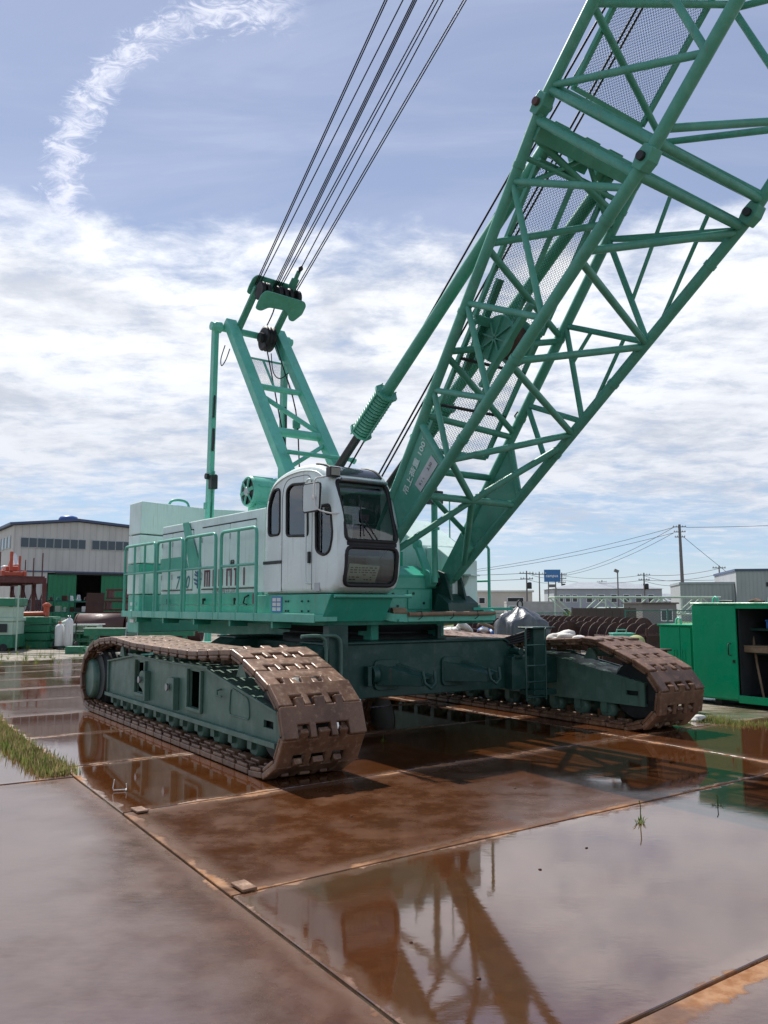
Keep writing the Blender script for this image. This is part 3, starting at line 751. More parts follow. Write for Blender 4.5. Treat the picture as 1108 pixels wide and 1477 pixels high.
# --- left hand house
m = MB(); m.prism([(-3.7, .62, 1.478), (-3.7, .62, 2.92), (-.25, .62, 2.92), (.62, .62, 2.45), (.62, .62, 1.478)], (0, .88, 0))
lh = m.build('machine_house', 'pale', crane, bevel=.015); tag(lh, 'pale mint machine house on the far side of the boom')
m = MB(); m.prism([(.64, .70, 1.60), (.64, .70, 2.42), (.85, .70, 2.42), (1.20, .70, 2.22), (1.20, .70, 1.60)], (0, .47, 0)); m.build('tank_cover', 'pale', lh, bevel=.012)
m = MB(); m.bb(.64, 1.24, .68, 1.19, 1.478, 1.595); m.build('tank_base', 'mint_deck', lh, bevel=.006)
m = MB(); m.bb(.9, 1.45, .86, 1.62, 1.52, 1.56); m.cyl((1.45, 1.0, 1.45), (1.45, 1.2, 1.45), .085, 14); m.build('step_plate', 'mint_deck', lh, bevel=.004, seg=1)
m = MB(); m.bb(1.245, 1.255, .82, .98, 1.72, 1.80); m.prism([(1.225, .78, 2.0), (1.40, .86, 2.0), (1.225, 1.2, 2.0)], (0, 0, .02)); m.prism([(1.225, .86, 2.0), (1.36, .88, 2.0), (1.225, .86, 1.8)], (0, .02, 0)); m.build('cover_bracket', 'pale', lh)
m = MB(); m.tube([(.93, 1.66, 1.43), (.93, 1.66, 2.42), (.93, 1.62, 2.46), (.93, 1.55, 2.46)], .022, 8); m.cyl((.93, 1.66, 1.95), (.2, 1.66, 1.95), .018); m.tube([(.2, 1.66, 1.43), (.2, 1.66, 2.42)], .022, 8); m.build('side_rail', 'mint', lh)
m = MB(); m.lathe((-.95, .95, 2.92), (0, 0, 1), [(0, .16), (.02, .16), (.02, .13), (.20, .13)], 18); bc = m.build('beacon_base', 'carbody_green', lh)
m = MB(); m.lathe((-.95, .95, 3.12), (0, 0, 1), [(0, .13), (.12, .13), (.19, .11), (.23, .06)], 20); m.build('amber_beacon', 'amber', lh)
for x in (-.55, .3):
    m = MB(); m.cyl((x, 1.45, 2.5), (x, 1.45, 3.25), .012, 6); m.build('aerial', 'mint', lh)

# --- centre section: front boxes and boom foot brackets
m = MB(); m.prism([(.35, -.68, 1.478), (.35, -.68, 2.14), (.70, -.68, 2.14), (1.0, -.68, 2.0), (1.0, -.68, 1.478)], (0, 1.18, 0))
fb = m.build('front_cover', 'mint_deck', crane, bevel=.01)
m = MB(); m.bb(1.002, 1.012, -.60, .02, 1.52, 1.80); m.build('cover_panel', 'mint', fb, bevel=.003, seg=1)
m = MB(); m.bb(1.002, 1.014, .06, .44, 1.54, 1.80); m.build('cover_panel', 'mint', fb, bevel=.003, seg=1)
m = MB(); m.bb(1.002, 1.014, -.62, .46, 1.82, 1.96); m.build('cover_panel', 'mint', fb, bevel=.003, seg=1)
for y, z in ((-.5, 1.72), (-.35, 1.62), (-.2, 1.74), (-.12, 1.58), (.15, 1.75), (.33, 1.62), (.4, 1.92), (-.3, 1.90)):
    m = MB(); m.cyl((1.012, y, z), (1.028, y, z), .018, 8); m.build('bolt', 'carbody_green', fb)
m = MB(); m.bb(.2, .6, -.4, .3, 2.14, 2.35); m.bb(-.2, .2, -.4, .35, 1.478, 2.5); m.build('winch_cover', 'mint_deck', fb, bevel=.01)
for y in (-.68, .68):
    for s_ in (-1, 1):
        m = MB(); yy_ = y + s_ * .13
        m.prism([(.55, yy_ - .02, 1.478), (1.42, yy_ - .02, 1.478), (1.30, yy_ - .02, 1.85), (1.22, yy_ - .02, 2.03), (1.06, yy_ - .02, 2.08), (.93, yy_ - .02, 2.0), (.75, yy_ - .02, 1.8)], (0, .04, 0))
        m.build('boom_foot_bracket', 'carbody_green', crane, bevel=.005, seg=1)
    m = MB(); m.cyl((1.07, y - .19, 1.92), (1.07, y + .19, 1.92), .075, 18); m.build('boom_foot_pin', 'dark_steel', crane)
m = MB(); m.prism([(1.20, .42, 1.75), (1.42, .42, 1.62), (1.45, .42, 1.478), (1.1, .42, 1.478)], (0, .55, 0)); m.build('foot_guard', 'carbody_green', crane, bevel=.006)
# arm with round eye beside the far foot
m = MB(); m.cyl((1.15, .42, 1.9), (1.15, .42, 3.2), .045, 12); m.bb(1.10, 1.20, .37, .47, 2.62, 2.66); mp_ = m.build('sensor_post', 'mint', crane)
m = MB(); m.bb(1.06, 1.24, .33, .51, 2.98, 3.16); m.build('sensor_box', 'black', mp_, bevel=.01)
m = MB(); m.beam((.95, .48, 2.02), (.72, .48, 2.42), .05, .13, (0, 1, 0)); m.cyl((.70, .45, 2.45), (.70, .51, 2.45), .075, 16); m.cyl((1.0, .36, 1.95), (1.0, .60, 1.95), .13, 18); m.build('foot_arm', 'mint', crane, bevel=.006, seg=1)

# ------------------------------------------------------------------ cab
cprof = [(.04, 1.735), (.045, 2.3), (.06, 2.8), (.11, 3.02), (.24, 3.19), (.46, 3.285), (.78, 3.335), (1.1, 3.335), (1.38, 3.285), (1.56, 3.185), (1.69, 3.0), (1.785, 2.75),
         (1.855, 2.5), (1.885, 2.2), (1.86, 1.95), (1.79, 1.80), (1.66, 1.735)]
CY0, CY1 = -1.63, -.72
def cab_solid(ins, y0, y1, bev):
    base = [V((p[0], p[1], 0)) for p in cprof]
    c = V((.98, 2.5, 0)); P = []
    sm = catmull(base[1:-1], 3); P = [base[0]] + sm + [base[-1]]
    Q = []
    for p in P:
        d = p - c
        Q.append(V((c.x + d.x * (1 - ins / .92), c.y + d.y * (1 - ins / .8), 0)))
    m = MB(); m.prism([(q.x, y0, q.y) for q in Q], (0, y1 - y0, 0))
    me = m.mesh('cab_solid', 'cab_white')
    if bev:
        b = bmesh.new(); b.from_mesh(me)
        ed = [e for e in b.edges if abs(e.verts[0].co.y - e.verts[1].co.y) < 1e-5]
        bmesh.ops.bevel(b, geom=ed, offset=bev, segments=4, profile=.5, affect='EDGES', clamp_overlap=True)
        b.to_mesh(me); b.free()
    return me
def front_u(z):
    pts = catmull([V((p[0], p[1], 0)) for p in cprof[8:]], 6)
    best = None
    for a, b in zip(pts, pts[1:]):
        lo, hi = min(a.y, b.y), max(a.y, b.y)
        if lo <= z <= hi and hi > lo: return a.x + (b.x - a.x) * (z - a.y) / (b.y - a.y)
    return pts[-1].x
w1 = round_poly([(.185, 2.50), (.48, 2.50), (.47, 3.10), (.30, 3.10), (.18, 2.90)], .07)
w2 = round_poly([(.655, 2.47), (1.17, 2.44), (1.15, 3.09), (.76, 3.12), (.645, 3.06)], .06)
w3 = round_poly([(1.345, 2.78), (1.36, 2.24), (1.52, 2.18), (1.66, 2.22), (1.72, 2.42), (1.66, 2.78)], .07)
wu = round_poly([(-1.545, 2.345), (-.80, 2.345), (-.80, 3.08), (-1.545, 3.08)], .07)
wl = round_poly([(-1.545, 1.825), (-.80, 1.825), (-.80, 2.275), (-1.545, 2.275)], .10)
wb = round_poly([(.5, 2.4), (1.5, 2.4), (1.5, 3.08), (.5, 3.08)], .08)
cuts = [cab_solid(.05, CY0 + .05, CY1 - .05, 0)]
for wq in (w1, w2, w3):
    m = MB(); m.prism([(p.x, CY0 - .1, p.y) for p in wq], (0, .22, 0)); cuts.append(m.mesh('c', 'cab_white'))
for wq in (wu, wl):
    m = MB(); m.prism([(1.52, p.x, p.y) for p in wq], (.6, 0, 0)); cuts.append(m.mesh('c', 'cab_white'))
m = MB(); m.prism([(p.x, CY1 - .12, p.y) for p in wb], (0, .3, 0)); cuts.append(m.mesh('c', 'cab_white'))
m = MB(); m.prism([(-.2, p.x, p.y) for p in round_poly([(-1.5, 2.4), (-.85, 2.4), (-.85, 3.0), (-1.5, 3.0)], .08)], (.4, 0, 0)); cuts.append(m.mesh('c', 'cab_white'))
cab_me = boolean(cab_solid(0, CY0, CY1, .075), cuts, 'cab', ['cab_white'])
for p in cab_me.polygons: p.use_smooth = True
cab = link('cab', cab_me, crane); tag(cab, 'white rounded operator cab with black framed windows')
try:
    cab_me.set_sharp_from_angle(angle=R(32))
except Exception: pass
def side_win(wq, y, extra=None):
    m = MB(); m.prism([(p.x, y + .010, p.y) for p in wq], (0, .008, 0)); o = m.build('window_pane', 'glass', cab)
    m = MB(); m.tube([(p.x, y - .002, p.y) for p in wq], .017, 8, closed=True); m.build('window_seal', 'rubber', o)
for wq in (w1, w2, w3): side_win(wq, CY0)
m = MB(); m.prism([(p.x, CY1 - .015, p.y) for p in wb], (0, .008, 0)); m.build('window_pane', 'glass', cab)
m = MB(); m.cyl((1.44, CY0 - .004, 2.22), (1.44, CY0 - .004, 2.78), .010, 6); m.build('window_bar', 'rubber', cab)
for wq in (wu, wl):                                   # curved front panes
    ys = [-1.545 + .745 * k / 8 for k in range(9)]; z0, z1 = min(p.y for p in wq), max(p.y for p in wq)
    zs = [z0 + (z1 - z0) * k / 14 for k in range(15)]
    m = MB(); vs_ = [(front_u(z) - .018, y, z) for z in zs for y in ys]
    m.add(vs_, [(i * 9 + j, i * 9 + j + 1, (i + 1) * 9 + j + 1, (i + 1) * 9 + j) for i in range(14) for j in range(8)], True)
    o = m.build('windscreen_pane', 'glass', cab, recalc=False)
    m = MB(); m.tube([(front_u(p.y) - .004, p.x, p.y) for p in wq], .026, 8, closed=True); m.build('window_seal', 'rubber', o)
m = MB(); zz_ = [2.27, 2.29, 2.31, 2.33, 2.35]
for a, b in zip(zz_, zz_[1:]): m.beam((front_u(a) - .004, -1.17, a), (front_u(b) - .004, -1.17, b), .73, .03, (0, 1, 0)) if False else None
m.bb(1.845, 1.885, -1.54, -.805, 2.285, 2.335); m.build('windscreen_divider', 'rubber', cab, bevel=.008)
# roof skylight
up = [p for p in catmull([V((p[0], p[1], 0)) for p in cprof[6:11]], 5) if 1.12 < p.x < 1.60]
m = MB(); nn = len(up)
vs_ = [(p.x + .004, y, p.y + .012) for p in up for y in (-1.50, -.84)]
m.add(vs_, [(2 * i, 2 * i + 1, 2 * i + 3, 2 * i + 2) for i in range(nn - 1)], True); m.build('roof_window', 'window_dark', cab, recalc=False)
m = MB()
for s_ in (-1.51, -.83): m.tube([(p.x + .004, s_, p.y + .014) for p in up], .014, 6)
m.build('roof_window_trim', 'rubber', cab)
m = MB(); m.cyl((1.70, -1.50, 3.09), (1.70, -.82, 3.09), .022, 8); m.build('visor_bar', 'steel', cab)
# drip gutter line
gut = [p for p in catmull([V((p[0], p[1], 0)) for p in cprof[3:10]], 5)]
m = MB(); m.tube([(.98 + (p.x - .98) * .93, CY0 - .006, 2.5 + (p.y - 2.5) * .905) for p in gut], .010, 6); m.build('drip_rail', 'cab_white', cab)
# door outline, handrail, latch
m = MB()
for a, b in (((.535, 1.78), (.535, 2.9)), ((1.262, 1.78), (1.262, 2.98))): m.beam((a[0], CY0 - .001, a[1]), (b[0], CY0 - .001, b[1]), .006, .004, (0, 1, 0))
m.tube(catmull([(.535, CY0 - .001, 2.88), (.56, CY0 - .001, 3.08), (.68, CY0 - .001, 3.19), (.95, CY0 - .001, 3.205), (1.2, CY0 - .001, 3.17), (1.262, CY0 - .001, 2.95)], 4), .004, 5)
m.build('door_gap', 'rubber', cab)
m = MB(); m.tube(catmull([(1.30, CY0 - .002, 3.10), (1.29, CY0 - .05, 3.12), (1.215, CY0 - .055, 3.10), (1.20, CY0 - .055, 2.95), (1.205, CY0 - .055, 2.3), (1.21, CY0 - .055, 1.92), (1.23, CY0 - .045, 1.86), (1.26, CY0, 1.86)], 4), .013, 8); m.build('handrail', 'cab_white', cab)
m = MB(); m.bb(1.20, 1.245, CY0 - .03, CY0 - .002, 2.10, 2.24); m.build('door_handle', 'dark_steel', cab, bevel=.006)
m = MB(); m.bb(1.33, 1.45, CY0 - .004, CY0 - .001, 1.76, 1.86); m.build('sticker', 'plaque', cab)
m = MB(); m.bb(.06, .53, CY0 - .012, CY0 - .001, 2.125, 2.165); m.build('vent_slot', 'dark_steel', cab)
m = MB(); m.bb(.06, .53, CY0 - .006, CY0 - .001, 1.765, 2.12); m.build('service_panel', 'cab_white', cab, bevel=.002, seg=1)
# mirror with bracket
m = MB(); mq = round_poly([(1.30, 2.70), (1.66, 2.70), (1.68, 3.03), (1.30, 3.04)], .05)
m.prism([(p.x, CY0 - .16, p.y) for p in mq], (0, .035, 0)); mi = m.build('mirror', 'mirror_back', cab, bevel=.008)
m = MB(); m.tube([(p.x, CY0 - .150, p.y) for p in mq], .013, 6, closed=True); m.build('mirror_trim', 'rubber', mi)
m = MB(); m.tube(catmull([(1.60, CY0 + .02, 3.13), (1.60, CY0 - .10, 3.10), (1.60, CY0 - .18, 3.06), (1.60, CY0 - .185, 2.85), (1.64, CY0 - .17, 2.72), (1.76, CY0 - .05, 2.66), (1.80, CY0 + .06, 2.67)], 4), .010, 7); m.cyl((1.56, CY0 - .16, 2.86), (1.56, CY0 - .19, 2.86), .025, 10); m.build('mirror_arm', 'white_paint', mi)
# work lamp at the roof corner
m = MB(); m.box((1.66, CY0 + .04, 3.17), (.10, .15, .12)); lp = m.build('work_lamp', 'black', cab, bevel=.012)
m = MB(); m.box((1.714, CY0 + .04, 3.17), (.008, .12, .09)); m.build('lamp_glass', 'lamp_glass', lp)
# wiper, grab loop on the front right pillar
m = MB(); m.tube([(front_u(2.40) + .02, -1.30, 2.40), (front_u(2.9) + .02, -1.28, 2.90)], .008, 6); m.tube([(front_u(2.36) + .02, -1.10, 2.36), (front_u(2.6) + .025, -1.29, 2.62)], .008, 6); m.build('wiper', 'black', cab)
m = MB(); m.tube(catmull([(1.74, CY1 - .01, 2.72), (1.76, CY1 + .04, 2.70), (1.79, CY1 + .045, 2.56), (1.80, CY1 - .005, 2.54)], 4), .012, 7); m.build('grab_loop', 'white_paint', cab)
# interior: seat, console, levers, notice behind the lower pane
m = MB(); m.bb(.55, 1.05, -1.42, -.98, 1.95, 2.10); m.bb(.45, .60, -1.42, -.98, 2.05, 2.70); m.bb(.46, .56, -1.32, -1.08, 2.72, 2.92); m.build('operator_seat', 'seat', cab, bevel=.04)
m = MB(); m.bb(.10, 1.6, CY0 + .055, CY1 - .055, 1.79, 1.80); m.bb(.7, 1.25, -.98, -.80, 1.80, 2.22); m.bb(.7, 1.25, -1.56, -1.46, 1.80, 2.22); m.bb(1.45, 1.60, -1.50, -.85, 2.20, 2.30); m.build('console', 'interior', cab, bevel=.01)
for y in (-1.5, -1.42, -.92, -.86):
    m = MB(); m.tube([(1.2, y, 2.2), (1.24, y, 2.42)], .010, 6); m.lathe((1.24, y, 2.42), (0, 0, 1), [(0, .015), (.03, .025), (.05, .015)], 8); m.build('control_lever', 'black', cab)
m = MB(); m.prism([(1.80, -1.50, 1.86), (1.80, -1.08, 1.86), (1.795, -1.0, 2.06), (1.795, -1.44, 2.08)], (.003, 0, 0)); pp = m.build('paper_notice', 'paper', cab)
m = MB()
for r_ in range(6):
    z = 2.04 - r_ * .028; y = -1.43 - .006 * r_
    while y < -1.08 - .008 * r_:
        l = rnd.uniform(.015, .05)
        if r_ < 3 or rnd.random() < .4: m.bb(1.8035, 1.8045, y, y + l, z - .012, z)
        y += l + rnd.uniform(.01, .03)
m.build('printed_lines', 'letter_black', pp)
# cab base
m = MB(); m.prism([(-.20, -1.63, 1.395), (1.48, -1.63, 1.395), (1.70, -1.63, 1.725), (-.20, -1.63, 1.725)], (0, .93, 0))
cbse = m.build('cab_base', 'mint_deck', crane, bevel=.008)
m = MB(); m.cyl((1.72, -1.60, 1.70), (1.72, -.45, 1.70), .022, 8); m.build('step_bar', 'mint', cbse)
m = MB(); m.bb(.30, .56, -1.638, -1.632, 1.50, 1.70); st = m.build('instruction_sticker', 'sticker_blue', cbse)
m = MB()
for i in range(2):
    for j in range(3): m.bb(.325 + i * .115, .42 + i * .115, -1.641, -1.639, 1.52 + j * .06, 1.565 + j * .06)
m.build('sticker_print', 'pale_sheet', st)
for x in (.66, .72, 1.05, 1.2):
    for z in (1.52, 1.64):
        m = MB(); m.cyl((x, -1.632, z), (x, -1.645, z), .012, 8); m.build('bolt', 'dark_steel', cbse)

# ------------------------------------------------------------------ exhaust fan drum behind the cab
FC = V((-1.20, -1.22, 3.28))
m = MB(); m.lathe(FC, (0, 1, 0), [(0, .225), (.02, .24), (.05, .225), (.42, .225), (.45, .24), (.48, .225)], 28)
m.bb(FC.x - .14, FC.x + .14, -1.15, -.85, 2.93, 3.09)
fan = m.build('ventilator_drum', 'mint_bright', crane)
m = MB(); m.lathe(FC + V((0, -.012, 0)), (0, 1, 0), [(0, .195), (.010, .20)], 28); m.build('drum_mouth', 'dark_steel', fan)
for k in range(6):
    a = k * math.pi / 3 + .2; d = V((math.cos(a), 0, math.sin(a))); m = MB(); m.beam(FC + d * .06 + V((0, -.03, 0)), FC + d * .195 + V((0, -.03, 0)), .05, .02, (.4, 1, .3)); m.build('fan_blade', 'mint', fan)
m = MB(); m.lathe(FC + V((0, -.05, 0)), (0, 1, 0), [(0, .05), (.02, .075), (.035, .075)], 16); m.build('fan_hub', 'plaque', fan)
m = MB(); m.tube([FC + V((.21 * math.cos(a), -.005, .21 * math.sin(a))) for a in [2 * math.pi * k / 28 for k in range(28)]], .022, 8, closed=True); m.build('drum_rim', 'mint_bright', fan)
for k in (20, 95, 160, 250, 310):
    a = R(k); d = V((.232 * math.cos(a), 0, .232 * math.sin(a))); m = MB(); m.beam(FC + d + V((0, .06, 0)), FC + d + V((0, .42, 0)), .03, .02, d); m.build('drum_rib', 'mint_bright', fan)

# ------------------------------------------------------------------ gantry (A-frame)
GT, GB = V((-3.36, 0, 6.58)), V((-.72, 0, 2.86))
gd = (GB - GT).normalized(); gn = V((-gd.z, 0, gd.x)).normalized()
if gn.x < 0: gn = -gn
def gp(t_, v, n=0.): p = GT + (GB - GT) * t_; return V((p.x + gn.x * n, v, p.z + gn.z * n))
m = MB(); m.cyl((-3.50, -.80, 6.56), (-3.50, .80, 6.56), .062, 14)
gantry = m.build('gantry', 'mint_bright', crane); tag(gantry, 'mint A-frame gantry behind the cab')
for s_ in (-1, 1):
    m = MB(); m.beam(gp(-.025, s_ * .50), gp(1, s_ * .50), .155, .205, (0, 1, 0)); lg = m.build('gantry_leg', 'mint_bright', gantry, bevel=.012)
    m = MB(); m.beam(gp(.0, s_ * .50 - s_ * .085, -.02), gp(.14, s_ * .50 - s_ * .085, -.06), .022, .20, (0, 1, 0)); m.build('leg_gusset', 'mint', lg)
    for t_ in (.22, .36, .60, .78, .86):
        m = MB(); a = gp(t_, s_ * .50 - .075, .02); m.box(a, (.04, .025, .06)); m.build('cable_clip', 'dark_steel', lg)
    m = MB(); m.lathe((-3.50, s_ * .64, 6.56), (0, s_, 0), [(0, .10), (.12, .10), (.12, .075), (.19, .075)], 20); m.build('top_pin', 'mint_bright', gantry)
    m = MB(); m.beam((-3.55, s_ * .72, 6.56), (-3.62, s_ * .72, 3.85), .09, .14); m.beam((-3.60, s_ * .685, 3.95), (-3.64, s_ * .685, 2.6), .03, .16); m.beam((-3.60, s_ * .755, 3.95), (-3.64, s_ * .755, 2.6), .03, .16)
    po = m.build('rear_post', 'mint_bright', gantry, bevel=.008)
    m = MB(); m.cyl((-3.60, s_ * .62, 3.85), (-3.60, s_ * .82, 3.85), .055, 12); m.bb(-3.56, -3.44, s_ * .66, s_ * .78, 3.62, 3.86); m.build('post_pin', 'dark_steel', po)
    m = MB(); m.bb(-3.75, -3.62, s_ * .72 - .06, s_ * .72 + .06, 3.28, 3.40); m.build('post_box', 'mint', po, bevel=.008)
    m = MB(); m.tube([(-3.52, s_ * .72, 5.3), (-3.49, s_ * .73, 5.2), (-3.50, s_ * .74, 4.9)], .02, 6); m.tube([(-3.53, s_ * .72, 4.7), (-3.50, s_ * .73, 4.5), (-3.51, s_ * .74, 4.3)], .025, 6); m.build('post_chain', 'dark_steel', po)
for t_, r_ in ((.345, .05), (.585, .075), (.825, .06)):
    m = MB(); m.cyl(gp(t_, -.42), gp(t_, .42), r_, 12); m.build('gantry_crossbar', 'mint_bright', gantry)
m = MB(); m.cyl(gp(.40, -.42), gp(.56, .42), .042, 10); m.build('gantry_brace', 'mint_bright', gantry)
m = MB(); m.cyl(gp(.63, .42), gp(.76, -.42), .036, 10); m.build('gantry_brace', 'mint_bright', gantry)
m = MB(); m.cyl(gp(.725, -.52, .17), gp(.725, .74, .17), .036, 10); m.cyl(gp(.725, .72, .17), gp(.738, .76, .19), .05, 10); m.build('guide_bar', 'mint', gantry)
def netting(m, O_, X, Y, nx, ny, wd):
    """expanded metal: rows of zig-zag strands spanning X by Y"""
    O_, X, Y = V(O_), V(X), V(Y); N = X.cross(Y).normalized()
    ux = X / nx; uy = Y / ny; hw = uy.normalized() * wd
    for j in range(ny):
        P = [O_ + ux * i + uy * (j + (i % 2)) for i in range(nx + 1)]
        vs = []
        for p in P: vs += [p - hw, p + hw]
        m.add(vs, [(2 * i, 2 * i + 2, 2 * i + 3, 2 * i + 1) for i in range(nx)])
m = MB(); a, b, c = gp(.145, -.38, -.12), gp(.145, .38, -.12), gp(.325, -.38, -.12)
netting(m, a, b - a, c - a, 44, 34, .0035); nt_ = m.build('gantry_screen', 'dark_steel', gantry, recalc=False); nt_['kind'] = 'stuff'
m = MB(); m.beam(a, b, .03, .03); m.beam(c, c + (b - a), .03, .03); m.beam((a + b) / 2, (a + b) / 2 + (c - a), .03, .03); m.build('screen_frame', 'mint', gantry)
# leading sheave on the gantry top
m = MB(); m.lathe((-3.28, .10, 6.46), (0, 1, 0), [(0, .19), (.02, .235), (.04, .19), (.07, .19), (.09, .235), (.11, .19), (.14, .19), (.16, .235), (.18, .19)], 24); m.lathe((-3.28, .02, 6.46), (0, 1, 0), [(0, .09), (.32, .09)], 12); m.build('guide_sheave', 'rubber', gantry)
# sheave block (bail) carried by two arms
BX = V((-2.74, 0, 7.06))
for s_ in (-1, 1):
    m = MB(); m.beam((-3.42, s_ * .36, 6.50), (-2.66, s_ * .36, 7.12), .06, .12, (0, 1, 0)); m.build('bail_arm', 'mint_boom', gantry, bevel=.01)
ax_ = V((.70, 0, .60)).normalized(); nx_ = V((-.60, 0, .70))   # block leans towards the ropes
m = MB()
pl = [(-.40, .24), (-.46, .12), (-.47, -.10), (-.46, -.28), (-.34, -.30), (-.22, -.16), (.12, -.14), (.20, -.22), (.26, -.36), (.36, -.38), (.47, -.14), (.47, .10), (.41, .20)]
for dn in (-.10, .46):
    o_ = BX + nx_ * -(dn - .02)
    m.prism([(o_.x + ax_.x * (q * .74 + .09), p * .96, o_.z + ax_.z * (q * .74 + .09)) for p, q in round_poly(pl, .05, 3)], nx_ * .03)
bail = m.build('bridle_block', 'mint_boom', gantry, bevel=.004, seg=1)
for k, y in enumerate((-.36, -.25, -.02, .09, .20, .36)):
    m = MB(); o_ = BX + ax_ * .12 - nx_ * .17 + V((0, y, 0)); m.lathe(o_ + V((0, -.035, 0)), (0, 1, 0), [(0, .14), (.012, .165), (.035, .14), (.058, .165), (.07, .14)], 22); m.build('bridle_sheave', 'rubber', bail)
m = MB(); m.beam(BX + ax_ * -.02 + V((0, .28, 0)) + nx_ * .03, BX + ax_ * .42 + V((0, .28, 0)) + nx_ * .03, .05, .14, (0, 1, 0)); m.beam(BX + ax_ * .40 + V((0, .28, 0)) + nx_ * .03, BX + ax_ * .58 + V((0, .275, 0)) + nx_ * .03, .045, .07, (0, 1, 0)); m.build('rope_anchor', 'mint_boom', bail, bevel=.01)
m = MB(); m.lathe(BX + ax_ * .60 + V((0, .27, 0)), ax_, [(0, .03), (.05, .045), (.09, .02)], 10); m.build('anchor_socket', 'black', bail)
m = MB(); m.cyl(BX + ax_ * .02 + V((0, -.20, 0)) + nx_ * .02, BX + ax_ * .02 + V((0, -.20, 0)) + nx_ * .055, .035, 12); m.build('block_pin', 'mint_boom', bail)
# luffing ropes up to the spreader at the far end of the pendants
tops = [-.54, -.51, -.28, -.14, -.115, -.09, .16, .215, .29, .58, .62]; bots = [-.38, -.35, -.30, -.03, .0, .03, .07, .11, .20, .39, .43]
for k, (vt, vb) in enumerate(zip(tops, bots)):
    p0 = V((-2.64, vb, 7.24)); p1 = V((1.5, vt, 10.15)); d = p1 - p0
    if k == 8: p0 = BX + ax_ * .66 + V((0, .27, 0)); d = p1 - p0
    m = MB(); m.cyl(p0 - d.normalized() * .1, p0 + d * 2.2, .0105, 6); m.build('luffing_rope', 'rope', crane)
m = MB(); e_ = V((-2.64, 0, 7.24)) + V((4.14, 0, 2.91)) * 2.2
m.box(e_, (.5, 1.7, .3), (0, R(-35), 0)); m.build('rope_spreader', 'mint_boom', crane, bevel=.03)
for y, pts in ((.02, [(-3.27, .16, 6.68), (-2.95, .12, 6.86), (-2.72, .06, 7.05)]), (.2, [(-3.20, .10, 6.40), (-2.9, .1, 5.6), (-2.3, .0, 4.4), (-1.9, 0, 3.2)]), (.3, [(-3.12, .26, 6.4), (-2.85, .26, 5.9), (-2.35, .26, 4.95), (-2.2, .26, 3.9), (-2.1, .26, 3.0)])):
    m = MB(); m.tube(catmull(pts, 4), .013, 6); m.build('hoist_line', 'rope', crane)
m = MB(); m.tube(catmull([(-3.0, .12, 6.1), (-2.95, .14, 5.75), (-2.85, .22, 5.62), (-2.75, .34, 5.72)], 5), .010, 6); m.tube(catmull([(-3.35, -.62, 6.2), (-3.38, -.68, 5.95), (-3.3, -.70, 5.8), (-3.22, -.66, 5.9), (-3.2, -.6, 6.1)], 5), .010, 6); m.build('loose_cable', 'black', gantry)
m = MB(); m.lathe((-2.33, .26, 4.80), (.1, 0, -1), [(0, .03), (.04, .07), (.16, .07), (.2, .03), (.3, .035)], 12); m.build('rope_clamp', 'mint_boom', gantry)

# ------------------------------------------------------------------ boom
AL = R(46.758); FU, FZ = .757, 1.586; LB = 6.23
ca, sa = math.cos(AL), math.sin(AL)
def bd(s_): return .029 + 1.632 * min(s_ / LB, 1)
def bw(s_): return 1.359 + .398 * min(s_ / LB, 1)
def bp_(s_, v, n): return V((FU + ca * s_ - sa * n, v, FZ + sa * s_ + ca * n))
def ch(s_, sv_, fn): return bp_(s_, sv_ * bw(s_) / 2, fn * bd(s_) / 2)     # point on a chord: sv side (-1 near cab), fn face (+1 back)
bnrm = V((-sa, 0, ca))
m = MB(); m.beam(ch(5.98, -1, 1) , ch(5.98, 1, 1), .16, .20, bnrm)
base = m.build('boom_base_section', 'mint_boom', crane, bevel=.01); tag(base, 'lower lattice boom section with load plate')
for y in (-.45, .05, .45):
    m = MB(); c_ = bp_(5.98, y, bd(5.98) / 2 + .15); m.prism([bp_(5.80, y - .12, bd(5.9) / 2 + .09), bp_(6.16, y - .12, bd(5.9) / 2 + .09), bp_(6.10, y - .12, bd(5.9) / 2 + .26), bp_(5.90, y - .12, bd(5.9) / 2 + .26)], (0, .24, 0)); m.build('rope_guide_bracket', 'mint_boom', base, bevel=.01)
for sv_ in (-1, 1):
    for fn in (1, -1):
        m = MB(); m.cyl(ch(.62 if fn < 0 else .85, sv_, fn), ch(LB - .08, sv_, fn), .062, 14); m.build('chord', 'mint_boom', base)
        m = MB(); p = ch(LB, sv_, fn); m.prism([p + V((0, -.075, 0)) + bnrm * a + V((ca, 0, sa)) * b for a, b in ((-.06, -.11), (.06, -.11), (.085, 0), (.06, .11), (-.06, .11), (-.085, 0))], (0, .15, 0)); lugo = m.build('connecting_lug', 'mint_boom', base, bevel=.012)
        m = MB(); m.cyl(p + V((0, -.115, 0)), p + V((0, .115, 0)), .042, 14); m.build('connecting_pin', 'rust_brown' if fn > 0 else 'dark_steel', lugo)
        for sc in (2.9, 4.0, 5.6):
            m = MB(); d = V((ca, 0, sa)); q = ch(sc, sv_, fn); q2 = ch(sc + .05, sv_, fn); m.cyl(q, q2, .070, 14); m.build('chord_collar', 'mint_boom', base)
def lace(p0, p1, r_, par, name='lacing'):
    m = MB(); m.cyl(p0, p1, r_, 10); return m.build(name, 'mint_boom', par)
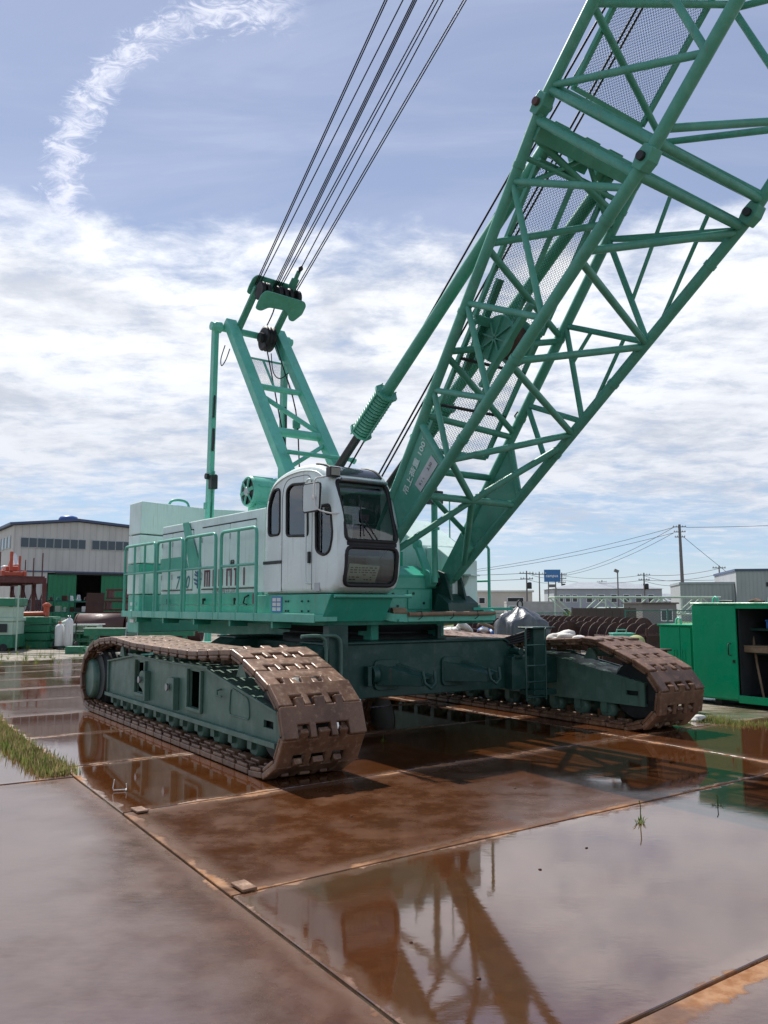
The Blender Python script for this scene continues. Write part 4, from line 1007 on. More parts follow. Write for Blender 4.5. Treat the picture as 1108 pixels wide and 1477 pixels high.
# near and far side faces
for sv_, up_n, lo_n in ((-1, [3.07, 4.13, 5.46], [2.60, 3.50, 4.54, 5.95]), (1, [3.12, 4.20, 5.30], [2.74, 3.45, 4.62, 5.95])):
    for k in range(3):
        lace(ch(up_n[k], sv_, 1), ch(lo_n[k], sv_, -1), .036, base); lace(ch(up_n[k], sv_, 1), ch(lo_n[k + 1], sv_, -1), .036, base)
    lace(ch(6.08, sv_, 1), ch(6.08, sv_, -1), .042, base)
    lace(ch(5.46 if sv_ < 0 else 5.3, sv_, 1), ch(6.05, sv_, -1), .03, base) if sv_ > 0 else None
# bottom face (towards the camera)
for a, b in ((2.60, 3.25), (3.95, 3.25), (4.0, 4.56), (5.2, 4.60), (5.3, 6.02)): lace(ch(a, -1, -1), ch(b, 1, -1), .040, base)
lace(ch(2.04, -1, -1), ch(2.04, 1, -1), .045, base)
md_ = (ch(2.04, -1, -1) + ch(2.04, 1, -1)) / 2
for q in (ch(2.62, -1, -1), ch(3.05, 1, -1), ch(.95, -1, -1), ch(.85, 1, -1)): lace(md_, q, .042, base)
lace(ch(6.08, -1, -1), ch(6.08, 1, -1), .045, base)
# back face
for a, b in ((2.75, 2.66), (3.5, 2.72), (3.55, 4.0), (4.75, 4.05), (4.8, 5.5), (5.95, 5.55)): lace(ch(a, -1, 1), ch(b, 1, 1), .040, base)
lace(ch(2.05, -1, 1), ch(2.05, 1, 1), .045, base); lace(ch(2.05, -1, 1), ch(1.2, 1, 1), .036, base)
lace(ch(6.10, -1, 1), ch(6.10, 1, -1), .045, base)
# minor braces on the far half, as seen near the joint
f0 = lambda a, b, t_: ch(a, 1, 1) * (1 - t_) + ch(b, 1, -1) * t_
for p, q in ((f0(6.05, 6.05, .72), ch(4.80, 1, -1)), (f0(6.05, 6.05, .35), f0(5.30, 4.62, .62)), (f0(4.20, 4.62, .74), ch(3.62, 1, -1)), (f0(4.20, 4.62, .34), f0(4.20, 3.45, .40))): lace(p, q, .024, base)
lace(ch(5.72, -1, 1), ch(5.72, 1, 1), .030, base); lace(ch(5.35, -1, 1), ch(5.98, 0, 1), .028, base); lace(ch(5.35, 1, 1), ch(5.98, 0, 1), .028, base)
# side plates at the foot
for sv_ in (-1, 1):
    P = [ch(.30, sv_, 1), ch(.30, sv_, -1), ch(2.52 if sv_ < 0 else 2.15, sv_, -1), ch(2.64 if sv_ < 0 else 2.6, sv_, 1)]
    m = MB(); m.prism([p + V((0, -.014, 0)) for p in P], (0, .028, 0)); sp_ = m.build('foot_side_plate', 'mint_boom', base)
    m = MB(); m.cyl(P[2], P[3], .045, 10); m.build('plate_edge_tube', 'mint_boom', sp_)
    m = MB(); m.lathe(bp_(.45, sv_ * .68 - .09, 0), (0, 1, 0), [(0, .13), (.18, .13)], 20); m.prism([bp_(.35, sv_ * .68 - .06, -.10), bp_(.35, sv_ * .68 - .06, .10), bp_(1.2, sv_ * .68 - .06, .17), bp_(1.2, sv_ * .68 - .06, -.17)], (0, .12, 0)); m.build('boom_foot', 'mint_boom', base, bevel=.006, seg=1)
# writing on the near plate
ydec = lambda s_: -bw(s_) / 2 - .017
side_slope = V((ca, -(.398 / LB) / 2, sa)).normalized()
o = link('lettering', text_mesh('吊上荷重 100', .118, 'letter_pale', 0, 1.05, .003), base); basis(o, (side_slope + bnrm * .15).normalized(), bnrm, bp_(2.17, ydec(2.17) - .003, .085))
o = link('lettering', text_mesh('T', .075, 'letter_pale'), base); basis(o, (side_slope + bnrm * .15).normalized(), bnrm, bp_(2.54, ydec(2.54) - .003, .175))
m = MB(); m.prism([bp_(2.03, ydec(2.03), -.05), bp_(2.48, ydec(2.48), -.075), bp_(2.47, ydec(2.47), -.245), bp_(2.03, ydec(2.03), -.20)], (0, -.006, 0)); pq = m.build('load_plaque', 'plaque', base)
for s0_, tx in ((2.14, '9.1 t'), (2.36, '2.50')):
    o = link('lettering', text_mesh(tx, .062, 'letter_black'), pq); basis(o, side_slope, bnrm, bp_(s0_, ydec(s0_) - .010, -.14))
# walkway screens of expanded metal on the back face
def screen(par, s0_, s1_, v0, v1, n0, n1):
    m = MB(); a = bp_(s0_, v0, n0); b = bp_(s0_, v1, n0); c = bp_(s1_, v0, n1)
    L_ = (c - a).length; netting(m, a, b - a, c - a, int((v1 - v0) / .024), int(L_ / .036), .0055)
    o = m.build('walkway_screen', 'carbody_green', par, recalc=False); o['kind'] = 'stuff'
    for p, q in ((a, c), (b, b + c - a), (a, b), (c, c + b - a)):
        m = MB(); m.beam(p, q, .05, .05, bnrm); m.build('screen_frame', 'mint_boom', par)
    return a, b, c
screen(base, 2.30, 3.95, -.56, .52, .36, .58); screen(base, 4.0, 5.75, -.58, .54, .59, .83)
m = MB(); m.beam(bp_(2.30, .05, .38), bp_(5.75, .0, .81), .05, .04, bnrm); m.build('screen_bar', 'mint_boom', base)
for s0_ in (2.9, 3.5): 
    m = MB(); m.beam(bp_(s0_, -.56, .42 + (s0_ - 2.9) * .13), bp_(s0_, .52, .42 + (s0_ - 2.9) * .13), .03, .03, bnrm); m.build('screen_bar', 'dark_steel', base)
# auxiliary rope reel inside the boom
RC = bp_(3.88, -.30, .38)
m = MB(); m.lathe(RC + V((0, -.02, 0)), (0, 1, 0), [(0, .27), (.02, .28), (.04, .27)], 30); reel = m.build('rope_reel', 'mint_boom', base)
m = MB(); m.lathe(RC + V((0, .03, 0)), (0, 1, 0), [(0, .21), (.26, .21)], 26); m.build('wound_rope', 'rust', reel)
m = MB(); m.lathe(RC + V((0, .30, 0)), (0, 1, 0), [(0, .27), (.03, .28)], 30); m.build('reel_flange', 'mint_boom', reel)
for k in range(4):
    a = k * math.pi / 4 + .3; d = V((math.cos(a), 0, math.sin(a))); m = MB(); m.beam(RC - d * .26 + V((0, -.035, 0)), RC + d * .26 + V((0, -.035, 0)), .02, .035, (0, 1, 0)); m.build('reel_spoke', 'mint_boom', reel)
for dn in (-.30, .34):
    m = MB(); m.beam(bp_(3.35, -.36, .34 + dn * .6), bp_(4.45, -.36, .40 + dn), .05, .09, (0, 1, 0)); m.build('reel_bracket', 'mint_boom', reel)
for s0_ in (2.85, 4.0):
    m = MB(); q = ch(s0_, 1, 1); m.tube([q + V((-.02, 0, .05)), q + V((-.06, 0, .12)), q + V((0, 0, .17)), q + V((.05, 0, .12)), q + V((.02, 0, .07))], .012, 6); m.build('rope_hook', 'dark_steel', base)

# upper section (runs on out of the picture)
LU = 12.6
m = MB(); m.cyl(ch(6.40, -1, 1), ch(6.40, 1, 1), .045, 12)
upper = m.build('boom_upper_section', 'mint_boom', crane); tag(upper, 'upper lattice boom section above the pinned joint')
for sv_ in (-1, 1):
    for fn in (1, -1):
        m = MB(); m.cyl(ch(LB + .08, sv_, fn), ch(LU, sv_, fn), .062, 14); m.build('chord', 'mint_boom', upper)
    lace(ch(6.38, sv_, 1), ch(6.38, sv_, -1), .042, upper)
    k = 0
    for s0_ in [6.42 + .72 * q for q in range(8)]:
        a, b = ch(s0_, sv_, 1 if k % 2 == 0 else -1), ch(s0_ + .72, sv_, -1 if k % 2 == 0 else 1); lace(a, b, .036, upper); k += 1
for fn in (1, -1):
    lace(ch(6.38, -1, fn), ch(6.38, 1, fn), .042, upper); k = 0
    for s0_ in [6.50 + .70 * q for q in range(8)]:
        sd = -1 if (k + (fn > 0)) % 2 == 0 else 1
        lace(ch(s0_, sd, fn), ch(s0_ + .70, -sd, fn), .038, upper); k += 1
lace(ch(6.42, -1, 1), ch(6.42, 1, -1), .042, upper)
screen(upper, 6.50, 8.6, -.58, .58, .87, .87); screen(upper, 8.65, 10.7, -.58, .58, .87, .87)

# backstops: rod, spring cage and tube, one each side
for v in (-.52, .52):
    lo = V((-.35, v, 3.16)); hi = bp_(5.90, v, bd(5.9) / 2 + .10); d = (hi - lo).normalized(); L_ = (hi - lo).length
    m = MB(); m.cyl(lo + d * 1.90, hi, .078, 16); bs_ = m.build('boom_backstop', 'mint_boom', crane)
    tag(bs_, 'tubular boom backstop with spring cage')
    m = MB(); m.cyl(lo, lo + d * 1.45, .060, 14); m.build('backstop_rod', 'rubber', bs_)
    m = MB()
    x_ = d.orthogonal().normalized(); y_ = d.cross(x_); pts = []
    for q in range(13 * 12):
        a = q / 12 * 2 * math.pi; pts.append(lo + d * (1.34 + .66 * q / 156) + (x_ * math.cos(a) + y_ * math.sin(a)) * .118)
    m.tube(pts, .0235, 6); m.build('coil_spring', 'mint_boom', bs_)
    for k in range(4):
        a = R(45 + 90 * k); o_ = (x_ * math.cos(a) + y_ * math.sin(a)) * .15; m = MB(); m.cyl(lo + d * 1.28 + o_, lo + d * 2.08 + o_, .010, 6); m.build('spring_tie_rod', 'mint_boom', bs_)
    for t_ in (1.31, 2.02):
        m = MB(); m.lathe(lo + d * t_, d, [(0, .165), (.035, .165)], 8); m.build('spring_plate', 'mint_boom', bs_)
# hoist ropes over the boom back
for v, p, q in ((-.10, (.78, 4.62), (2.65, 6.25)), (-.02, (.80, 4.60), (2.70, 6.25)), (.10, (.52, 3.70), (1.58, 4.72)), (.16, (.52, 3.68), (1.60, 4.72))):
    a, b = V((p[0], v, p[1])), V((q[0], v, q[1])); d = (b - a).normalized()
    m = MB(); m.cyl(a - d * (2.0 if v < .05 else 1.0), a + d * 9, .0135, 6); m.build('hoist_rope', 'rope', crane)

# ------------------------------------------------------------------ yard, right hand side
def at_T(a, b, z=0): return Tw(a, b, z)
# open green tool container
ct = thing('tool_container', 'bright green steel tool container with one door open', 'container', at_T(1.43, 5.69), TA)
L_, D_, H_ = 4.6, 1.9, 1.63
m = MB()
m.bb(0, L_, .04, D_, .07, .13); m.bb(0, L_, D_ - .03, D_, .131, H_ - .031); m.bb(-.02, L_ + .02, -.03, D_ + .03, H_ - .03, H_)
m.bb(0, .04, .03, D_ - .031, .131, H_ - .031); m.bb(L_ - .04, L_, .03, D_ - .031, .131, H_ - .031)
m.build('container_body', 'box_green', ct, bevel=.006, seg=1)
m = MB(); m.bb(.0, .80, -.012, .028, .10, H_ - .04); dr = m.build('door', 'box_green', ct, bevel=.008)
m = MB(); m.tube([(.70, -.014, .98), (.68, -.05, .97), (.68, -.05, .80), (.70, -.014, .79)], .010, 6); m.bb(.73, .77, -.024, -.013, .67, .72); m.build('door_handle', 'dark_steel', dr)
m = MB(); m.bb(.80, L_, -.01, .035, .05, .17); m.bb(.80, L_, -.005, .03, 1.535, H_ - .032); m.bb(2.55, 2.62, -.005, .03, .171, 1.534); m.build('door_frame', 'box_green', ct, bevel=.004, seg=1)
m = MB(); m.bb(2.62, L_, -.004, .03, .172, 1.533); m.build('door', 'box_green', ct, bevel=.004, seg=1)
for z in (.80, 1.18):
    m = MB(); m.bb(.82, 4.5, .35, 1.7, z, z + .04); m.build('shelf', 'carbody_green', ct)  # shelves coloured dark to carry the shade inside the container
m = MB(); m.bb(.06, 4.5, D_ - .06, D_ - .035, .14, 1.58); m.build('shade_back_sheet', 'dark_steel', ct)  # added dark sheet, stands in for shade at the container back
m = MB(); m.bb(.06, 4.5, .06, D_ - .07, .132, .15); m.build('shade_floor_sheet', 'black', ct)  # added black sheet, interior shade put into the floor colour
m = MB(); m.bb(.80, .83, .06, D_ - .07, .151, 1.58); m.build('shade_side_sheet', 'shadow_interior', ct)  # added dark sheet beside the opening, imitates shade on the inner side
for x in (.25, 1.25, 2.3, 3.6):
    m = MB(); m.tube([(x - .05, .3, H_), (x - .04, .3, H_ + .07), (x, .3, H_ + .10), (x + .04, .3, H_ + .07), (x + .05, .3, H_)], .018, 6); m.build('lifting_eye', 'mint_bright', ct)
for x in (.3, 2.3, 4.3):
    m = MB(); m.bb(x, x + .12, .1, D_ - .1, -.02, .07); m.build('skid', 'dark_steel', ct)
def in_ct(x, y, z): return Matrix.Translation(at_T(1.43, 5.69)) @ Matrix.Rotation(TA, 4, 'Z') @ V((x, y, z))
tools = [('wooden pole leaning inside the green container', 'pole', 1.10, .20, .13, 1.00, .020, 'wood', -.30), ('pale timber batten standing inside the green container', 'batten', 1.42, .16, .13, 1.05, .030, 'wood', .02),
         ('thin dark rod standing inside the green container', 'rod', 1.62, .2, .13, 1.1, .014, 'pole_grey', .05), ('short white pipe standing inside the green container', 'pipe', 1.58, .12, .13, .45, .035, 'white_paint', .03),
         ('rusty steel bar leaning inside the green container', 'bar', 1.78, .18, .13, .85, .022, 'rust', .1)]
for lb, ct_, x, y, z, h_, r_, mt, lean in tools:
    m = MB(); m.tube([V((0, 0, 0)), V((lean * .5, .1, h_ * .5)), V((lean, .25, h_))], r_, 8); o = m.build(ct_, mt); tag(o, lb, ct_); o.location = in_ct(x, y, z); o.rotation_euler = (0, 0, TA)
for q, (x, y, z, sx_, sy_, sz_, mt, nm, lb) in enumerate([(1.05, .35, .84, .45, .4, .11, 'wood', 'wooden_box', 'flat wooden box on the lower container shelf'), (1.6, .35, .84, .35, .35, .10, 'rust', 'metal_tray', 'rusty tray on the lower container shelf'),
      (1.9, .5, 1.22, .4, .4, .18, 'black', 'tool_case', 'black case on the upper container shelf'), (1.25, .5, 1.22, .3, .3, .14, 'tarp_blue', 'tool_case', 'blue case on the upper container shelf'), (1.48, .5, .13, .16, .3, .24, 'wood', 'wooden_crate', 'small wooden crate on the container floor')]):
    m = MB(); m.bb(-sx_ / 2, sx_ / 2, -sy_ / 2, sy_ / 2, 0, sz_ * .8); m.bb(-sx_ / 2 - .01, sx_ / 2 + .01, -sy_ / 2 - .01, sy_ / 2 + .01, sz_ * .8, sz_); o = m.build(nm, mt, bevel=.008); tag(o, lb, 'case' if 'case' in nm else 'box'); o.location = in_ct(x, y, z); o.rotation_euler = (0, 0, TA)
m = MB(); pts = [(-.35, 0, .05), (-.2, .03, .11), (0, 0, .10), (.15, -.02, .07), (.33, 0, .05)]; m.tube(catmull(pts, 3), [.05 + .05 * math.sin(k * .9) ** 2 for k in range(13)], 9); o = m.build('tarp_bundle', 'tarp_blue'); tag(o, 'rolled blue tarp lying on the green container roof', 'tarp'); o.location = in_ct(1.95, .25, H_); o.rotation_euler = (0, 0, TA)
for q in range(6):
    m = MB(); l = rnd.uniform(.15, .5); m.tube([(-l / 2, 0, .02), (0, rnd.uniform(-.03, .03), rnd.uniform(.02, .05)), (l / 2, 0, .02)], rnd.uniform(.012, .03), 6)
    o = m.build('scrap_bar', rnd.choice(['rust', 'dark_steel', 'wood'])); tag(o, 'short scrap bar lying on the green container roof', 'scrap', 'scrap on the container roof'); o.location = in_ct(.3 + q * .38, rnd.uniform(.1, .9), H_); o.rotation_euler = (0, 0, TA + rnd.uniform(-.6, .6))
# lower cabinet beside it
cbn = thing('steel_cabinet', 'low green steel cabinet with twin doors next to the container', 'cabinet', at_T(.72, 5.72), TA)
m = MB(); m.bb(0, .66, .02, 1.2, .05, 1.235); m.bb(-.02, .68, -.02, 1.22, 1.236, 1.262); m.build('cabinet_body', 'box_green', cbn, bevel=.006)
for x0, x1 in ((.02, .425), (.435, .64)):
    m = MB(); m.bb(x0, x1, .0, .018, .10, 1.21); d_ = m.build('door', 'box_green', cbn, bevel=.004)
    hx_ = x1 - .10 if x0 < .1 else x0 + .06
    m = MB(); m.tube([(hx_ + p.x, -.006, .72 + p.y) for p in round_poly([(-.03, -.11), (.03, -.11), (.03, .11), (-.03, .11)], .015)], .006, 6, closed=True); m.build('handle_recess', 'box_green', d_)
m = MB(); m.tube([(.14, .3, 1.26), (.15, .3, 1.34), (.19, .3, 1.37), (.23, .3, 1.34), (.24, .3, 1.26)], .02, 6); m.build('lifting_eye', 'mint_bright', cbn)

# screw augers lying on cribbing
def auger(name_label, p, ang, length, rad, pitch, shaft, z, group):
    au = thing('screw_auger', name_label, 'auger', (p[0], p[1], 0), ang, group)
    m = MB(); m.cyl((0, 0, z), (length, 0, z), shaft, 14); m.build('auger_shaft', 'rust', au)
    n = int(length / pitch * 22); m = MB(); vs_, fs_ = [], []
    for k in range(n + 1):
        x = length * k / n; a = x / pitch * 2 * math.pi
        for r_, dx_ in ((shaft * .9, -.012), (rad, -.012), (rad, .012), (shaft * .9, .012)): vs_.append((x + dx_, r_ * math.cos(a), z + r_ * math.sin(a)))
    for k in range(n):
        for q in range(4): fs_.append((4 * k + q, 4 * k + (q + 1) % 4, 4 * k + 4 + (q + 1) % 4, 4 * k + 4 + q))
    m.add(vs_, fs_, False); m.build('auger_flight', 'rust', au)
    for x in (.25, length - .25):
        m = MB(); m.bb(x - .09, x + .09, -.35, .35, -.03, z - rad + .02); m.build('timber_block', 'wood', au)
    return au
GA = 'rusty screw augers beyond the tracks'
AV = math.atan2(.559, .829)
for lb, x, y, ln, zc in (('rusty screw auger lying between the tarp and the green cabinet', 3.85, 29.6, 10.2, .72), ('rusty screw auger closest to the brown panel fence', 5.3, 34.5, 9.6, .78), ('rusty screw auger half hidden by the covered machine', 2.9, 31.0, 8.2, .72)):
    auger(lb, (x, y), R(-73.5), ln, .42, .44, .12, zc, GA)
# rusty steel bin behind far track
m = MB(); m.bb(-.9, .9, -.3, -.27, 0, .95); m.bb(-.9, .9, .5, .53, 0, .95); m.bb(-.9, -.87, -.27, .5, 0, .95); m.bb(.87, .9, -.27, .5, 0, .95); m.bb(-.05, 0, -.33, -.301, .0, 1.1); m.bb(-.6, -.55, -.33, -.301, .0, 1.1)
o = m.build('scrap_bin', 'rust', bevel=.004, seg=1); tag(o, 'low rusty open steel bin beside the green cabinet', 'bin'); o.location = (5.75, 18.6, -.026); o.rotation_euler = (0, 0, R(8))
m = MB(); m.bb(-.22, .22, -.16, .16, 0, .22); m.tube([(-.10, 0, .22), (-.10, 0, .31), (.10, 0, .31), (.10, 0, .22)], .012, 6)
m.bb(-.23, .23, -.17, .17, .221, .245); o = m.build('toolbox', 'mint_bright', bevel=.01); tag(o, 'mint green toolbox with a top handle behind the far track', 'toolbox'); o.location = (5.02, 17.6, .76)
m = MB(); m.bb(-.5, .5, -.4, .4, .70, .76)
for x in (-.45, .45):
    for y in (-.35, .35): m.bb(x - .03, x + .03, y - .03, y + .03, 0, .70)
o = m.build('work_bench', 'rust', bevel=.005, seg=1); tag(o, 'rusty steel bench holding the mint toolbox', 'bench'); o.location = (5.1, 17.6, -.026)
def blob(name, mat, size, seed, n=14, sub=3, rough_=.35):
    b = bmesh.new(); bmesh.ops.create_icosphere(b, subdivisions=sub, radius=1); r2 = random.Random(seed); cs = [(V((r2.uniform(-1, 1), r2.uniform(-1, 1), r2.uniform(-1, 1))).normalized(), r2.uniform(-rough_, rough_)) for _ in range(n)]
    for v in b.verts:
        d = v.co.normalized(); k = 1 + sum(a * max(0, d.dot(c)) ** 6 for c, a in cs); v.co = V((d.x * k * size[0], d.y * k * size[1], max(-.5, d.z * k) * size[2]))
        v.co.z += .5 * size[2]
    me = bpy.data.meshes.new(name); b.to_mesh(me); b.free(); me.materials.append(MAT[mat])
    for p in me.polygons: p.use_smooth = True
    return me
o = tag(link('cloth_bundle', blob('cloth_bundle', 'cloth_white', (.15, .10, .075), 3, 60, 3, .8), None, Tw(1.35, 2.66, 1.085)), 'crumpled white cloth on the far crawler track', 'cloth')
o = tag(link('cloth_bundle', blob('cloth_bundle', 'cloth_white', (.08, .06, .03), 5, 60, 3, .8), None, Tw(1.75, 2.7, 1.085)), 'small flat white rag on the far crawler track', 'cloth')
o = tag(link('sack', blob('sack', 'cloth_yellow', (.20, .15, .13), 8, 12, 3, .3), None, Tw(1.30, 4.35, .92)), 'yellow green sack propped behind the far crawler track', 'sack'); o.rotation_euler = (0, R(-18), .4)
m = MB(); m.bb(-.4, .4, -.3, .3, 0, .9); m.bb(-.45, .45, -.35, .35, .9, .93); o = m.build('pallet_box', 'rust', bevel=.01); tag(o, 'rusty crate under the yellow green sack', 'crate'); o.location = Tw(1.30, 4.35, -.026); o.rotation_euler = (0, 0, TA)

# tarp covered machine: draped cloth over a frame
def tarp(cx_, cy_, wx, wy, h_, seed):
    r2 = random.Random(seed); N = 72; vs_, fs_ = [], []
    ph = [r2.uniform(0, 6.28) for _ in range(8)]
    M_ = 22
    for i in range(M_ + 1):
        t_ = i / M_
        for k in range(N):
            a = 2 * math.pi * k / N
            if t_ < .35: rr = .04 + t_ / .35 * .64; z = h_ - .34 * (t_ / .35) ** .9 * (1 - .45 * abs(math.cos(2 * a)) ** 3)
            else: rr = .68 + .16 * (t_ - .35) / .65; z = (h_ - .34 + .34 * .45 * abs(math.cos(2 * a)) ** 3) * (1 - (t_ - .35) / .65)
            fold = sum((1 - 2 * abs(math.sin(f * .5 * a + ph[j]))) * am for j, (f, am) in enumerate(((5, .05), (9, .045), (14, .035), (23, .022)))) * min(1, t_ * 1.8)
            sq = 1 / max(abs(math.cos(a)), abs(math.sin(a))); sq = 1 + (min(sq, 1.36) - 1) * .95
            vs_.append((rr * (1 + fold * 1.6) * sq * wx * math.cos(a), rr * (1 + fold * 1.6) * sq * wy * math.sin(a), max(0., z)))
    for i in range(M_):
        for k in range(N): fs_.append((i * N + k, i * N + (k + 1) % N, (i + 1) * N + (k + 1) % N, (i + 1) * N + k))
    fs_.append(list(range(N))[::-1])
    m = MB(); m.add(vs_, fs_, True); return m
tr = thing('covered_machine', 'machine under a shiny grey tarp with a hook on top', 'machine', (2.98, 18.2, -.026), .3)
tarp(0, 0, .70, .62, 1.60, 4).build('tarp_cover', 'tarp_grey', tr)
m = MB(); m.tube(catmull([(-.05, 0, 1.58), (-.06, 0, 1.66), (0, 0, 1.72), (.06, 0, 1.66), (.05, 0, 1.58)], 3), .018, 6); m.build('lifting_hook', 'dark_steel', tr)
# scrap heap pieces between turntable and tarp
kinds = [('bent_pipe', 'rust', 'bent rusty pipe in the scrap heap behind the crane', 'pipe'), ('rag', 'cloth_white', 'dirty white rag in the scrap heap behind the crane', 'rag'), ('scrap_lump', 'rust', 'rusty lump in the scrap heap behind the crane', 'scrap'), ('rag', 'tarp_blue', 'faded blue rag in the scrap heap behind the crane', 'rag'), ('timber', 'wood', 'short timber offcut in the scrap heap behind the crane', 'timber')]
for q in range(46):
    nm, mt, lb, ct_ = kinds[[0, 2, 4, 1, 2, 0, 3, 4, 2, 1][q % 10]]
    x, y = rnd.uniform(1.1, 2.9), rnd.uniform(19.2, 20.6); z = rnd.uniform(.45, 1.08) * (1 - abs(x - 2.0) * .12)
    if nm == 'bent_pipe' or nm == 'timber':
        m = MB(); l = rnd.uniform(.4, .9); m.tube([(-l / 2, 0, .06), (0, rnd.uniform(-.1, .1), .06 + rnd.uniform(0, .15)), (l / 2, 0, .06)], rnd.uniform(.03, .06), 7); me = m.mesh(nm, mt)
    else: me = blob(nm, mt, (rnd.uniform(.12, .26), rnd.uniform(.1, .2), rnd.uniform(.08, .18)), q, 14, 2, .6)
    o = tag(link(nm, me, None, (x, y, z), (rnd.uniform(-.5, .5), rnd.uniform(-.5, .5), rnd.uniform(0, 3))), lb, ct_, lb)
m = MB(); N = 10
heap = blob('scrap_heap', 'rust', (1.5, .9, .70), 77, 40, 4, .5)
tag(link('scrap_heap', heap, None, (2.0, 20.1, -.026)), 'heap of rusty scrap metal behind the slewing ring', kind='stuff')

# fences and sheds in the middle distance
def fence(label, p0, p1, h_, post_every, mat_net, name='mesh_fence'):
    p0, p1 = V(p0), V(p1); d = p1 - p0; L_ = d.length; ang = math.atan2(d.y, d.x)
    fn = thing(name, label, 'fence', p0, ang); n = max(1, int(L_ / post_every))
    for k in range(n + 1):
        m = MB(); m.cyl((L_ * k / n, 0, 0), (L_ * k / n, 0, h_ + .04), .03, 8); m.build('fence_post', mat_net, fn)
    for z in (h_, h_ * .5, .08):
        m = MB(); m.cyl((0, 0, z), (L_, 0, z), .02, 6); m.build('fence_rail', mat_net, fn)
    m = MB(); netting(m, (0, .02, .06), (L_, 0, 0), (0, 0, h_ - .06), int(L_ / .10), int(h_ / .10), .008); o = m.build('fence_netting', mat_net, fn, recalc=False); o['kind'] = 'stuff'
fence('green wire mesh fence in front of the grey hut', (9.3, 32, -.026), (14.5, 33, -.026), 1.40, 1.6, 'net_green')
fence('green wire mesh fence left of the brown panels', (3.5, 36, -.026), (8.5, 38.4, -.026), 1.25, 2.0, 'net_green')
pf = thing('panel_fence', 'dark brown panel fence beyond the screw augers', 'fence', (8.6, 38, -.026), R(5))
for k in range(8):
    m = MB(); m.bb(k * .38, k * .38 + .37, 0, .05, 0, 1.47); m.build('fence_panel', 'brown_panel', pf, bevel=.006, seg=1)
for k in range(4):
    m = MB(); m.bb(k * .9, k * .9 + .06, .055, .12, 0, 1.5); m.build('fence_post', 'dark_steel', pf)
ht = thing('site_hut', 'small grey site hut with a white framed window', 'hut', (14.0, 45, -.026), R(10))
m = MB(); m.bb(0, 2.0, 0, 2.2, 0, 1.66); m.build('wall', 'hut_grey', ht); m = MB(); m.bb(-.1, 2.1, -.12, 2.3, 1.663, 1.74); m.build('roof', 'brown_panel', ht)
m = MB(); m.bb(1.05, 1.75, -.03, -.003, .72, 1.35); wf = m.build('window', 'white', ht); m = MB(); m.bb(1.10, 1.38, -.04, -.031, .78, 1.30); m.bb(1.42, 1.70, -.04, -.031, .78, 1.30); m.build('pane', 'window_dark', wf)
# pale lattice boom sections stacked
def lattice_section(label, p, ang, L_, w_, h_, z0):
    ls = thing('boom_section', label, 'boom section', p, ang, 'pale stored boom sections')
    for y in (0, w_):
        for z in (z0, z0 + h_):
            m = MB(); m.cyl((0, y, z), (L_, y, z), .06, 8); m.build('chord', 'far_palegreen', ls)
    n = int(L_ / h_)
    for k in range(n):
        for y in (0, w_):
            m = MB(); x0, x1 = L_ * k / n, L_ * (k + 1) / n; m.cyl((x0, y, z0 if k % 2 else z0 + h_), (x1, y, z0 + h_ if k % 2 else z0), .04, 6); m.build('lacing', 'far_palegreen', ls)
        m = MB(); m.cyl((L_ * k / n, 0, z0 + h_), (L_ * k / n, w_, z0 + h_), .035, 6); m.cyl((L_ * k / n, 0, z0), (L_ * k / n, 0, z0 + h_), .04, 6); m.build('lacing', 'far_palegreen', ls)
    for x in (.4, L_ - .4):
        m = MB(); m.bb(x - .12, x + .12, -.1, w_ + .1, 0, z0 - .055); m.build('cribbing', 'wood', ls)
    return ls
lattice_section('pale green lattice boom section stored before the office building', (9.9, 48, -.026), R(4), 6.0, 1.3, 1.35, .70)
lattice_section('pale green lattice boom section stored behind the grey hut', (15.6, 54, -.026), R(-3), 6.2, 1.3, 1.1, 1.0)
lattice_section('low pale green lattice boom section beside the brown panels', (13.4, 50, -.026), R(12), 4.0, 1.2, .7, .7)
for q, (x, y, an) in enumerate(((14.9, 54, 1.45), (19.6, 70, .4))):
    cr = thing('parked_car', ['small white car parked left of the grey site hut', 'white car parked far behind the boom sections'][q], 'car', (x, y, -.026), an)
    m = MB(); m.prism([(p.x, -.8, p.y) for p in round_poly([(-1.7, .3), (1.7, .3), (1.75, .8), (1.0, .95), (.55, 1.4), (-1.3, 1.42), (-1.7, .95)], .12)], (0, 1.6, 0)); m.build('car_body', 'car_white', cr, bevel=.05)
    m = MB(); m.prism([(-1.25, -.815, .97), (.85, -.815, .97), (.5, -.815, 1.34), (-1.2, -.815, 1.34)], (0, .012, 0)); m.build('side_window', 'window_dark', cr)
    for x_ in (-1.1, 1.1):
        for s_ in (-.82, .66): m = MB(); m.lathe((x_, s_, .3), (0, 1, 0), [(0, .3), (.16, .3)], 16); m.build('wheel', 'rubber', cr)

